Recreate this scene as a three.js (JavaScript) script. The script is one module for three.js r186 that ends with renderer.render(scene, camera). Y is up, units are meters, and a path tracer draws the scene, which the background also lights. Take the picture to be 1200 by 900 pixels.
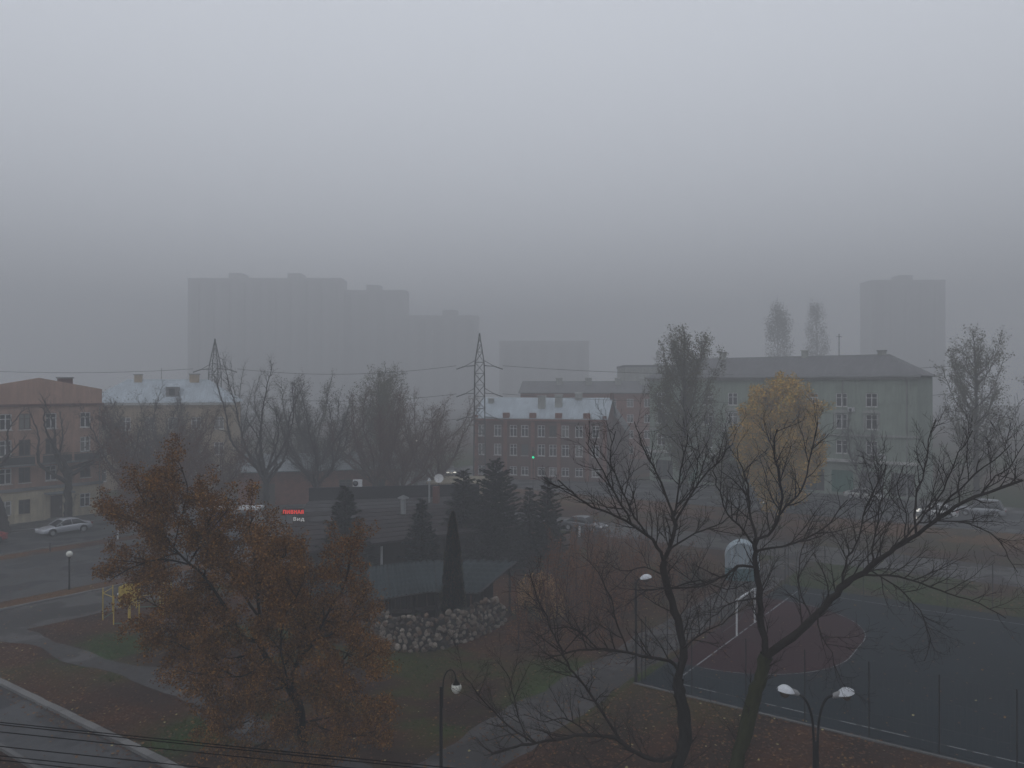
import * as THREE from 'three';
import { mergeGeometries } from 'three/addons/utils/BufferGeometryUtils.js';

// ---------------------------------------------------------------- camera, sky, sun, exposure, haze
// Site frame: x runs along the near street, -z runs away from the house; the balcony is at the origin, 14 m up.
const scene = new THREE.Scene();
const YAW = 0.6185;
const camera = new THREE.PerspectiveCamera(51.96, 4 / 3, 0.1, 3000);
camera.position.set(0, 14, 0);
camera.rotation.order = 'YXZ';
camera.rotation.set(0.0054, YAW, 0);
const renderer = new THREE.WebGLRenderer();
renderer.toneMapping = THREE.LinearToneMapping;
renderer.toneMappingExposure = 0.36;
renderer.shadowMap.enabled = true;
{ // even overcast sky
  const w = 64, h = 32, d = new Float32Array(w * h * 4);
  for (let j = 0; j < h; j++) for (let i = 0; i < w; i++) {
    const k = (j * w + i) * 4, L = 2.6;
    d[k] = L * 0.925; d[k + 1] = L * 0.975; d[k + 2] = L * 1.07; d[k + 3] = 1;
  }
  const t = new THREE.DataTexture(d, w, h, THREE.RGBAFormat, THREE.FloatType);
  t.mapping = THREE.EquirectangularReflectionMapping; t.magFilter = THREE.LinearFilter; t.needsUpdate = true;
  scene.background = t; scene.environment = t;
}
const sun = new THREE.DirectionalLight(0xfff4e8, 0.5);   // soft light above the fog
sun.position.set(-70, 150, 60); sun.target.position.set(-40, 0, -60);
sun.castShadow = true; sun.shadow.radius = 45; sun.shadow.mapSize.set(2048, 2048);
Object.assign(sun.shadow.camera, { left: -140, right: 140, top: 140, bottom: -140, near: 1, far: 500 });
scene.add(sun, sun.target);
scene.fog = new THREE.FogExp2(new THREE.Color().setRGB(0.97, 0.98, 1.0), 0.0043);

// ---------------------------------------------------------------- helpers
let seedState = 12345;
const seed = (s) => { seedState = s >>> 0; };
const rnd = () => { seedState = (seedState + 0x6D2B79F5) | 0; let t = Math.imul(seedState ^ (seedState >>> 15), 1 | seedState); t = (t + Math.imul(t ^ (t >>> 7), 61 | t)) ^ t; return ((t ^ (t >>> 14)) >>> 0) / 4294967296; };
const rr = (a, b) => a + (b - a) * rnd();
const V = (x, y, z) => new THREE.Vector3(x, y, z);
const C = (r, g, b) => new THREE.Color().setRGB(r, g, b);
const clamp = (x, a, b) => Math.min(b, Math.max(a, x));
const sm = (a, b, x) => { const t = clamp((x - a) / (b - a), 0, 1); return t * t * (3 - 2 * t); };

const hash2 = (x, y, s) => { let h = Math.imul(x, 374761393) ^ Math.imul(y, 668265263) ^ Math.imul(s, 2147483647 ^ 0x5bd1e995); h = Math.imul(h ^ (h >>> 13), 1274126177); return ((h ^ (h >>> 16)) >>> 0) / 4294967296; };
function vnoise(x, y, s, per) {
  const xi = Math.floor(x), yi = Math.floor(y), fx = x - xi, fy = y - yi, w = (v) => per ? ((v % per) + per) % per : v;
  const u = fx * fx * (3 - 2 * fx), v = fy * fy * (3 - 2 * fy);
  const a = hash2(w(xi), w(yi), s), b = hash2(w(xi + 1), w(yi), s), c = hash2(w(xi), w(yi + 1), s), d = hash2(w(xi + 1), w(yi + 1), s);
  return a + (b - a) * u + (c - a) * v + (a - b - c + d) * u * v;
}
function fbm(x, y, s, oct = 4, per) { let a = 0.5, t = 0, n = 0; for (let o = 0; o < oct; o++) { t += a * vnoise(x, y, s + o * 17, per ? per << o : 0); n += a; x *= 2; y *= 2; a *= 0.55; } return t / n; }
function tex(size, fn, metres, srgb = true) {
  const d = new Uint8Array(size * size * 4);
  for (let j = 0; j < size; j++) for (let i = 0; i < size; i++) {
    const c = fn(i / size, j / size), k = (j * size + i) * 4;
    for (let q = 0; q < 3; q++) { let v = clamp(Array.isArray(c) ? c[q] : c, 0, 1); if (srgb) v = v <= 0.0031308 ? v * 12.92 : 1.055 * Math.pow(v, 1 / 2.4) - 0.055; d[k + q] = Math.round(v * 255); }
    d[k + 3] = 255;
  }
  const t = new THREE.DataTexture(d, size, size, THREE.RGBAFormat);
  t.wrapS = t.wrapT = THREE.RepeatWrapping; t.magFilter = THREE.LinearFilter; t.minFilter = THREE.LinearMipmapLinearFilter; t.generateMipmaps = true;
  t.repeat.set(1 / metres, 1 / metres); if (srgb) t.colorSpace = THREE.SRGBColorSpace; t.needsUpdate = true;
  return t;
}
// tileable grain; values about 0.6 so that colours below are divided by it
const grainTex = tex(256, (u, v) => 0.35 + 0.5 * fbm(u * 8, v * 8, 3, 5, 8), 3);
const coarseTex = tex(256, (u, v) => 0.3 + 0.6 * fbm(u * 4, v * 4, 9, 6, 4), 7);
const streakTex = tex(256, (u, v) => 0.3 + 0.35 * fbm(u * 32, v * 3, 21, 4, 32) + 0.25 * fbm(u * 6, v * 6, 5, 5, 6), 6);
const soilTex = tex(512, (u, v) => {
  const f = fbm(u * 24, v * 24, 31, 4, 24), g = fbm(u * 6, v * 6, 33, 5, 6), s = vnoise(u * 128, v * 128, 35, 128);
  const k = 0.28 + 0.42 * f + 0.25 * (g - 0.5); const leaf = s > 0.86 ? 0.28 : 0;
  return [k + leaf, k + leaf * 0.5, k + leaf * 0.15];
}, 4);
const asphaltTex = tex(512, (u, v) => { const f = fbm(u * 5, v * 5, 41, 6, 5), s = vnoise(u * 200, v * 200, 44, 200); return 0.32 + 0.42 * f + (s - 0.5) * 0.2; }, 6);
const wetRough = tex(512, (u, v) => { const f = fbm(u * 6, v * 6, 51, 5, 6); const r = 0.5 + 0.42 * sm(0.42, 0.6, f); return [0, r, 0]; }, 14, false);
const courtTex = tex(512, (u, v) => { const f = fbm(u * 5, v * 5, 81, 6, 5), st = fbm(u * 3, v * 24, 83, 4, 3), sp = vnoise(u * 220, v * 220, 85, 220); return .38 + .36 * f + (st > .64 ? .9 * (st - .64) * 2 : 0) + (sp > .985 ? .5 : 0); }, 15);
const wornTex = tex(256, (u, v) => { const f = fbm(u * 16, v * 16, 87, 4, 16); return .15 + .75 * sm(.32, .55, f); }, 4);
const barkTex = tex(256, (u, v) => 0.3 + 0.6 * fbm(u * 16, v * 4, 61, 5, 16), 1);
const barkBump = tex(256, (u, v) => fbm(u * 20, v * 5, 63, 4, 20), 1, false);
const bumpTex = tex(256, (u, v) => fbm(u * 24, v * 24, 65, 4, 24), 3, false);
const K = 1 / 0.6;
const mats = {};
function mat(r, g, b, o = {}) {
  const p = { roughness: 0.9, specularIntensity: 0.35, ...o, color: C(r * (o.map ? K : 1), g * (o.map ? K : 1), b * (o.map ? K : 1)) };
  return new THREE.MeshPhysicalMaterial(p);
}
const M = {
  asphalt: mat(.034, .035, .038, { map: asphaltTex, roughness: 1, roughnessMap: wetRough, specularIntensity: .42 }),
  oldAsphalt: mat(.035, .033, .033, { map: asphaltTex, roughness: 1, roughnessMap: wetRough, specularIntensity: .45 }),
  pathDirt: mat(.046, .043, .043, { map: soilTex, roughness: 1, roughnessMap: wetRough, specularIntensity: .4 }),
  kerb: mat(.105, .103, .102, { map: coarseTex }), concrete: mat(.12, .118, .114, { map: coarseTex }),
  court: mat(.0105, .0170, .0215, { map: courtTex, roughness: .9, specularIntensity: .1 }), courtRed: mat(.030, .0095, .0125, { map: courtTex, roughness: .9, specularIntensity: .1 }),
  line: mat(.13, .135, .14, { map: wornTex, roughness: .8 }),
  bark: mat(.026, .022, .018, { map: barkTex, bumpMap: barkBump, bumpScale: .02, specularIntensity: .2 }), barkDark: mat(.017, .015, .0135, { map: barkTex, bumpMap: barkBump, bumpScale: .02, specularIntensity: .2 }),
  mossBark: mat(.030, .032, .014, { map: barkTex, bumpMap: barkBump, bumpScale: .02, specularIntensity: .2 }),
  twig: mat(.022, .017, .015, { specularIntensity: .15 }), twigRed: mat(.055, .022, .014, { specularIntensity: .15 }), twigPale: mat(.06, .05, .035, { specularIntensity: .15 }),
  leaf: new THREE.MeshPhysicalMaterial({ color: 0xffffff, vertexColors: true, roughness: .85, specularIntensity: .2, side: THREE.DoubleSide }),
  brickRed: mat(.19, .07, .048, { map: grainTex }), brickOrange: mat(.33, .205, .155, { map: streakTex }), brickDark: mat(.105, .048, .040, { map: streakTex }),
  plasterYellow: mat(.48, .42, .30, { map: streakTex }), plasterGreen: mat(.235, .28, .235, { map: streakTex }), plasterTan: mat(.33, .26, .18, { map: streakTex }), plasterPale: mat(.30, .31, .29, { map: streakTex }),
  trimWhite: mat(.5, .5, .48, { map: coarseTex }), trimGrey: mat(.2, .2, .2, { map: coarseTex }),
  winWhite: mat(.6, .6, .6, { roughness: .5 }), winBrown: mat(.07, .05, .04, { roughness: .6 }),
  glassPale: mat(.075, .08, .085, { roughness: .2 }), glass: mat(.018, .021, .024, { roughness: .12, specularIntensity: .8 }), curtain: mat(.16, .16, .15, { roughness: .5 }),
  roofMetal: mat(.33, .375, .41, { map: streakTex, roughness: .5, metalness: .15 }), roofGrey: mat(.17, .19, .205, { map: streakTex, roughness: .55 }), roofDark: mat(.13, .13, .135, { map: streakTex, roughness: .8 }),
  roofSlate: mat(.045, .043, .045, { map: streakTex, roughness: .9, specularIntensity: .12 }), roofTeal: mat(.024, .033, .036, { map: coarseTex, roughness: .8, specularIntensity: .2 }), roofShingle: mat(.030, .025, .026, { map: coarseTex, roughness: .9, specularIntensity: .12 }), roofBlack: mat(.014, .014, .017, { map: coarseTex, roughness: .8 }),
  tower: mat(.55, .55, .54, { map: streakTex }), towerBay: mat(.45, .45, .44, { map: streakTex }),
  steel: mat(.05, .052, .056, { roughness: .6, metalness: .3 }), blackMetal: mat(.009, .009, .010, { roughness: .5, specularIntensity: .4 }), galv: mat(.3, .31, .32, { roughness: .45, metalness: .4 }),
  lampShell: mat(.62, .64, .67, { map: grainTex, roughness: .35, specularIntensity: .6 }), lampGlass: mat(.66, .66, .6, { roughness: .3 }), lampUnder: mat(.07, .055, .04, { roughness: .4 }),
  yellow: mat(.46, .33, .05, { map: grainTex, roughness: .5 }), whitePaint: mat(.55, .56, .57, { roughness: .5 }), rubber: mat(.012, .012, .013, { roughness: .85 }),
  wood: mat(.06, .045, .035, { map: streakTex }), darkWood: mat(.022, .018, .016, { map: streakTex }), strawBush: mat(.1, .06, .03),
  blue: mat(.03, .05, .16, { roughness: .5 }), poly: mat(.30, .36, .40, { map: streakTex, roughness: .35, specularIntensity: .5 }), tealPanel: mat(.06, .13, .14, { map: streakTex, roughness: .5 }),
  greenPanel: mat(.05, .16, .12, { map: streakTex, roughness: .6 }), cable: mat(.006, .006, .007), mortar: mat(.035, .033, .030, { map: grainTex }),
};

class MB { // collects faces of one mesh
  constructor() { this.p = []; this.n = []; this.u = []; this.c = null; this.i = []; }
  vert(x, y, z, nx, ny, nz, u = 0, v = 0, col) { this.p.push(x, y, z); this.n.push(nx, ny, nz); this.u.push(u, v); if (col) { (this.c ||= []).push(col[0], col[1], col[2]); } return this.p.length / 3 - 1; }
  quad(a, b, c, d, col) { // counter-clockwise seen from outside
    const e = V().subVectors(b, a), f = V().subVectors(d, a), n = V().crossVectors(e, f).normalize();
    const h = Math.abs(n.y) > .7 ? (q) => [q.x, q.z] : Math.abs(n.x) > Math.abs(n.z) ? (q) => [q.z, q.y] : (q) => [q.x, q.y];
    const k = [a, b, c, d].map((q) => this.vert(q.x, q.y, q.z, n.x, n.y, n.z, ...h(q), col));
    this.i.push(k[0], k[1], k[2], k[0], k[2], k[3]); return this;
  }
  tri(a, b, c) { const n = V().crossVectors(V().subVectors(b, a), V().subVectors(c, a)).normalize(); const k = [a, b, c].map((q) => this.vert(q.x, q.y, q.z, n.x, n.y, n.z, q.x + q.z, q.y)); this.i.push(...k); return this; }
  box(cx, cy, cz, w, h, d, ry = 0) { // centre and size
    const co = Math.cos(ry), si = Math.sin(ry), P = (x, y, z) => V(cx + x * co + z * si, cy + y, cz - x * si + z * co); w /= 2; h /= 2; d /= 2;
    this.quad(P(-w, -h, d), P(w, -h, d), P(w, h, d), P(-w, h, d)); this.quad(P(w, -h, -d), P(-w, -h, -d), P(-w, h, -d), P(w, h, -d));
    this.quad(P(w, -h, d), P(w, -h, -d), P(w, h, -d), P(w, h, d)); this.quad(P(-w, -h, -d), P(-w, -h, d), P(-w, h, d), P(-w, h, -d));
    this.quad(P(-w, h, d), P(w, h, d), P(w, h, -d), P(-w, h, -d)); this.quad(P(-w, -h, -d), P(w, -h, -d), P(w, -h, d), P(-w, -h, d)); return this;
  }
  bx(x0, x1, y0, y1, z0, z1) { return this.box((x0 + x1) / 2, (y0 + y1) / 2, (z0 + z1) / 2, x1 - x0, y1 - y0, z1 - z0); }
  tube(pts, rad, sides = 6, cap = true) { // pts: Vector3[], rad: number or array
    const n = pts.length, R = (i) => Array.isArray(rad) ? rad[i] : rad; let up = V(0, 0, 0), base = this.p.length / 3, len = 0; const t = V(), s = V(), o = V();
    for (let i = 0; i < n; i++) {
      t.subVectors(pts[Math.min(n - 1, i + 1)], pts[Math.max(0, i - 1)]).normalize();
      if (i === 0) { s.set(Math.abs(t.y) > .9 ? 1 : 0, Math.abs(t.y) > .9 ? 0 : 1, 0); s.addScaledVector(t, -s.dot(t)).normalize(); } else { s.addScaledVector(t, -s.dot(t)); if (s.lengthSq() < 1e-8) s.set(t.y, t.z, t.x); s.normalize(); }
      o.crossVectors(t, s); if (i) len += pts[i].distanceTo(pts[i - 1]);
      for (let k = 0; k <= sides; k++) { const a = k / sides * Math.PI * 2, c = Math.cos(a), e = Math.sin(a), x = s.x * c + o.x * e, y = s.y * c + o.y * e, z = s.z * c + o.z * e, r = R(i); this.vert(pts[i].x + x * r, pts[i].y + y * r, pts[i].z + z * r, x, y, z, k / sides, len); }
    }
    const w = sides + 1;
    for (let i = 0; i < n - 1; i++) for (let k = 0; k < sides; k++) { const a = base + i * w + k, b = a + 1, c = a + w, d = c + 1; this.i.push(a, b, d, a, d, c); }
    if (cap) for (const e of [0, n - 1]) { const m = this.vert(pts[e].x, pts[e].y, pts[e].z, 0, e ? 1 : -1, 0); for (let k = 0; k < sides; k++) { const a = base + e * w + k; e ? this.i.push(m, a, a + 1) : this.i.push(m, a + 1, a); } }
    return this;
  }
  bar(a, b, r, sides = 5) { return this.tube([V(...a), V(...b)], r, sides); }
  poly(pts, y0, y1) { // prism over a plan polygon [x, z], counter-clockwise from above or not: both handled
    let A = 0; for (let i = 0; i < pts.length; i++) { const [x, z] = pts[i], [X, Z] = pts[(i + 1) % pts.length]; A += x * Z - X * z; }
    const q = A > 0 ? [...pts].reverse() : pts, y1f = typeof y1 === 'function' ? y1 : () => y1, n = q.length;
    for (let i = 0; i < n; i++) { const [x, z] = q[i], [X, Z] = q[(i + 1) % n]; this.quad(V(x, y0, z), V(X, y0, Z), V(X, y1f(X, Z), Z), V(x, y1f(x, z), z)); }
    for (let i = 1; i < n - 1; i++) this.tri(V(q[0][0], y1f(...q[0]), q[0][1]), V(q[i][0], y1f(...q[i]), q[i][1]), V(q[i + 1][0], y1f(...q[i + 1]), q[i + 1][1]));
    return this;
  }
  geo() {
    const g = new THREE.BufferGeometry();
    g.setAttribute('position', new THREE.Float32BufferAttribute(this.p, 3)); g.setAttribute('normal', new THREE.Float32BufferAttribute(this.n, 3)); g.setAttribute('uv', new THREE.Float32BufferAttribute(this.u, 2));
    if (this.c) g.setAttribute('color', new THREE.Float32BufferAttribute(this.c, 3));
    g.setIndex(this.i); return g;
  }
  mesh(name, m, parent) { return obj(name, this.geo(), m, parent); }
}
const taken = {};
function numbered(name) { const n = taken[name] = (taken[name] ?? -1) + 1; return n ? `${name}_${String(n).padStart(3, '0')}` : name; }
function obj(name, geo, m, parent) { const o = new THREE.Mesh(geo, m); o.castShadow = o.receiveShadow = true; if (parent) { o.name = name; parent.add(o); } else { o.name = numbered(name); scene.add(o); } return o; }
function tag(o, label, category, group) { o.userData.label = label; o.userData.category = category; if (group) o.userData.group = group; return o; }
function thing(name, label, category, a, b, turn = 0, group, y = 0) { const o = new THREE.Group(); o.name = numbered(name); o.position.set(a, y, -b); o.rotation.y = turn; scene.add(o); return tag(o, label, category, group); }
function struct(name, mb, m) { const o = mb instanceof MB ? mb.mesh(name, m) : obj(name, mb, m); o.userData.kind = 'structure'; return o; }
function copy(o, a, b, turn, label, y = 0) { const c = o.clone(); c.name = numbered(o.name.replace(/_\d{3}$/, '')); c.userData = { ...o.userData }; if (label) c.userData.label = label; c.position.set(a, y, -b); c.rotation.y = turn; scene.add(c); return c; }
const inView = (a, b, m = .74, dmin = 18) => { const X = .815 * a + .58 * b, D = -.58 * a + .815 * b; return D > dmin && Math.abs(X / D) < m; };
// ---------------------------------------------------------------- ground, roads, paths, court
const paved = [ // a0, a1, b0, b1
  [-110, 40, 13.6, 16.3], [-55, -49.5, 4, 60], [-71, -57.2, -6, 62], [-84, -73.2, -20, 300], [-20.3, -17.1, 16.9, 66], [-60, 90, 66, 73], [-160, 140, 90, 104], [-89, -84.4, -20, 112], [-60, 60, 104.3, 109.4],
];
const pathB = (a) => 20.2 + 0.9 * Math.sin(a * .16 + 1) + .35 * Math.sin(a * .5);       // centre of the trodden path
const pathHalf = (a) => .8 + .25 * Math.sin(a * .33) + .2 * Math.sin(a * .9 + 2);
const onPath = (a, b) => a > -52 && a < -18 && Math.abs(b - pathB(a)) < pathHalf(a) + .1;
const onCourt = (a, b) => a > -16.9 && a < 27 && b > 33.8 && b < 57.2;
const onPaved = (a, b) => paved.some(([x0, x1, y0, y1]) => a > x0 && a < x1 && b > y0 && b < y1) || onPath(a, b) || onCourt(a, b);
const mix3 = (p, q, t) => [p[0] + (q[0] - p[0]) * t, p[1] + (q[1] - p[1]) * t, p[2] + (q[2] - p[2]) * t];
const GRASS = [.024, .054, .008], LITTER = [.056, .022, .010], SOIL = [.026, .0135, .009], ORANGE = [.125, .050, .018], DRYGRASS = [.040, .036, .020];
function groundCover(a, b) { // what grows or lies where
  const n = fbm(a * .12 + 40, b * .12, 71, 4), n2 = fbm(a * .45 + 9, b * .45, 77, 3), n3 = fbm(a * .05 + 3, b * .05 + 8, 79, 3);
  let c = mix3(SOIL, LITTER, sm(.3, .65, n2));
  let grass = sm(.42, .62, n) * .9;
  if (b < 34 && a < -19) grass = sm(.4, .6, n) * sm(.25, .5, n2);
  if (a > -34 && a < -22 && b > 24 && b < 33) grass = Math.max(grass, sm(.42, .62, n2) * .6);
  if (a > -17 && b < 34) grass *= .35;
  if (b > 57 && b < 66 && a > -17) grass = Math.max(grass, .85 * sm(.25, .45, n2));
  if (b > 73 && b < 82) grass *= .5;
  c = mix3(c, mix3(DRYGRASS, GRASS, sm(.35, .55, n2)), grass);
  let orange = 0;
  if (b > 81.5 && b < 90) orange = sm(.3, .55, n2);
  if ((a > -73.2 && a < -71) || (a > -57.2 && a < -55)) orange = sm(.22, .5, n2);
  if (a > -34 && a < -21 && b > 38 && b < 66) orange = .35 * sm(.4, .6, n);
  return mix3(c, ORANGE, orange * .8 + .15 * sm(.6, .75, n3) * (b > 20 ? 1 : 0));
}
{
  const xs = [], zs = [];
  for (let a = -700; a < -110; a += 30) xs.push(a); for (let a = -110; a < 30; a += .7) xs.push(a); for (let a = 30; a <= 420; a += 30) xs.push(a);
  for (let b = -60; b < 8; b += 8) zs.push(b); for (let b = 8; b < 75; b += .7) zs.push(b); for (let b = 75; b < 115; b += 1.2) zs.push(b); for (let b = 115; b <= 760; b += 30) zs.push(b);
  const p = [], n = [], u = [], c = [], id = [];
  for (const b of zs) for (const a of xs) { p.push(a, 0, -b); n.push(0, 1, 0); u.push(a, b); const k = groundCover(a, b); c.push(k[0] * K, k[1] * K, k[2] * K); }
  const W = xs.length;
  for (let j = 0; j < zs.length - 1; j++) for (let i = 0; i < W - 1; i++) { const a = j * W + i; id.push(a, a + 1, a + W + 1, a, a + W + 1, a + W); }
  const g = new THREE.BufferGeometry(); g.setAttribute('position', new THREE.Float32BufferAttribute(p, 3)); g.setAttribute('normal', new THREE.Float32BufferAttribute(n, 3)); g.setAttribute('uv', new THREE.Float32BufferAttribute(u, 2)); g.setAttribute('color', new THREE.Float32BufferAttribute(c, 3)); g.setIndex(id);
  const m = new THREE.MeshPhysicalMaterial({ vertexColors: true, map: soilTex, bumpMap: bumpTex, bumpScale: .05, roughness: .97, specularIntensity: .12 });
  struct('ground', g, m);
}
function sheet(name, a0, a1, b0, b1, y, m, edge = 0) { // a flat strip with slightly ragged edges
  const p = [], id = [], n = [], u = []; const steps = Math.max(1, Math.ceil(Math.max(a1 - a0, b1 - b0) / .6)), alongA = a1 - a0 > b1 - b0;
  for (let i = 0; i <= steps; i++) {
    const t = i / steps, w0 = edge * (fbm(t * steps * .35, a0 + b0, 5, 3) - .5), w1 = edge * (fbm(t * steps * .35, a1 + b1 + 50, 7, 3) - .5);
    const A = alongA ? [[a0 + (a1 - a0) * t, b0 + w0], [a0 + (a1 - a0) * t, b1 + w1]] : [[a1 + w1, b0 + (b1 - b0) * t], [a0 + w0, b0 + (b1 - b0) * t]];
    for (const [a, b] of A) { p.push(a, y, -b); n.push(0, 1, 0); u.push(a, b); }
    if (i) { const k = i * 2; id.push(k - 2, k, k - 1, k - 1, k, k + 1); }
  }
  const g = new THREE.BufferGeometry(); g.setAttribute('position', new THREE.Float32BufferAttribute(p, 3)); g.setAttribute('normal', new THREE.Float32BufferAttribute(n, 3)); g.setAttribute('uv', new THREE.Float32BufferAttribute(u, 2)); g.setIndex(id);
  return struct(name, g, m);
}
sheet('driveway', -110, 40, 13.6, 16.3, .008, M.asphalt);
sheet('yard_path', -55, -49.5, 4, 60, .008, M.oldAsphalt, .9);
sheet('parking_lot', -71, -57.2, -6, 62, .008, M.asphalt, .5);
sheet('side_street', -84, -73.2, -20, 300, .008, M.asphalt);
sheet('alley', -20.1, -17.3, 16.9, 65.8, .012, M.oldAsphalt, .8);
sheet('service_road', -60, 90, 66, 73, .010, M.oldAsphalt, .7);
sheet('avenue', -160, 140, 90, 104, .012, M.asphalt);
sheet('side_pavement', -89, -84.4, -20, 112, .012, M.oldAsphalt);
sheet('avenue_pavement', -60, 60, 104.3, 109.4, .016, M.oldAsphalt);
{ // trodden path
  const p = [], n = [], u = [], id = []; let k = 0;
  for (let a = -52; a <= -18; a += .4, k++) for (const s of [-1, 1]) { const b = pathB(a) + s * (pathHalf(a) + .25 * (fbm(a * 1.2, s * 9, 3, 3) - .5)); p.push(a, .014, -b); n.push(0, 1, 0); u.push(a, b); if (k && s > 0) { const q = k * 2; id.push(q - 2, q, q - 1, q - 1, q, q + 1); } }
  const g = new THREE.BufferGeometry(); g.setAttribute('position', new THREE.Float32BufferAttribute(p, 3)); g.setAttribute('normal', new THREE.Float32BufferAttribute(n, 3)); g.setAttribute('uv', new THREE.Float32BufferAttribute(u, 2)); g.setIndex(id);
  struct('path', g, M.pathDirt);
}
{ // kerbs, each stone a piece where it is near
  const stoneGeo = new MB().box(0, .07, 0, .985, .14, .32).geo(), tones = [M.kerb, mat(.09, .088, .087, { map: coarseTex }), mat(.12, .118, .115, { map: coarseTex })];
  seed(4);
  const near = new THREE.Group(); near.name = numbered('kerb'); near.userData.kind = 'structure'; scene.add(near); near.position.set(0, 0, -16.46);
  for (let a = -56; a < -8; a += 1) { const s = obj('kerb_stone', stoneGeo, tones[(rnd() * 3) | 0], near); s.position.set(a, rr(-.012, .006), rr(-.015, .015)); s.rotation.y = rr(-.008, .008); }
  struct('kerb', new MB().bx(-110, 40, 0, .13, -13.58, -13.40), M.kerb);
  const lot = new THREE.Group(); lot.name = numbered('kerb'); lot.userData.kind = 'structure'; scene.add(lot); lot.position.set(-55.1, 0, 0);
  for (let b = 14; b < 42; b += 1) { if (rnd() < .22) continue; const s = obj('kerb_stone', stoneGeo, tones[(rnd() * 3) | 0], lot); s.position.set(rr(-.05, .05), rr(-.05, 0), -b); s.rotation.y = Math.PI / 2 + rr(-.03, .03); s.scale.z = .6; }
  struct('kerb', new MB().bx(-73.2, -73.02, 0, .13, -88, 20), M.kerb); struct('kerb', new MB().bx(-84.4, -84.2, 0, .13, -88, 20), M.kerb);
  struct('kerb', new MB().bx(-72.9, 140, 0, .13, -89.98, -89.8), M.kerb); struct('kerb', new MB().bx(-72.9, 140, 0, .13, -104.28, -104.06), M.kerb);
  struct('kerb', new MB().bx(-17.0, 30, 0, .06, -33.9, -33.78), M.kerb);
}
sheet('sports_court', -16.9, 27, 33.9, 57.2, .016, M.court);
{ // goal area: six metres round the goal
  const b0 = 45.2, pts = []; const arc = (r) => { const o = [[-16.9, b0 - 1.5 - r]]; o.length = 0; for (let i = 0; i <= 24; i++) { const t = i / 24 * Math.PI / 2; o.push([-15.5 + r * Math.sin(t), b0 - 1.5 - r * Math.cos(t)]); } for (let i = 0; i <= 24; i++) { const t = i / 24 * Math.PI / 2; o.push([-15.5 + r * Math.cos(t), b0 + 1.5 + r * Math.sin(t)]); } return o; };
  const P = arc(6), mb = new MB(), y = .022; mb.quad(V(-16.85, y, -(b0 - 7.5)), V(-15.5, y, -(b0 - 7.5)), V(-15.5, y, -(b0 + 7.5)), V(-16.85, y, -(b0 + 7.5)));
  const c = V(-15.5, y, -b0); for (let i = 0; i < P.length - 1; i++) mb.tri(c, V(P[i][0], y, -P[i][1]), V(P[i + 1][0], y, -P[i + 1][1]));
  struct('goal_area', mb, M.courtRed);
  const ln = (pts, w, y2 = .028) => { const m = new MB(); for (let i = 0; i < pts.length - 1; i++) { const [x, z] = pts[i], [X, Z] = pts[i + 1], dx = X - x, dz = Z - z, l = Math.hypot(dx, dz), nx = -dz / l * w / 2, nz = dx / l * w / 2; m.quad(V(x - nx, y2, -(z - nz)), V(X - nx, y2, -(Z - nz)), V(X + nx, y2, -(Z + nz)), V(x + nx, y2, -(z + nz))); } return m; };
  struct('court_line', ln(arc(6.03), .05), M.line); struct('court_line', ln([[-15.5, 35], [-15.5, 55.6]], .08), M.line); struct('court_line', ln([[-15.5, 35.02], [25, 35.02]], .07, .032), M.line); struct('court_line', ln([[-15.5, 55.55], [25, 55.55]], .07, .032), M.line);
}
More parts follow.
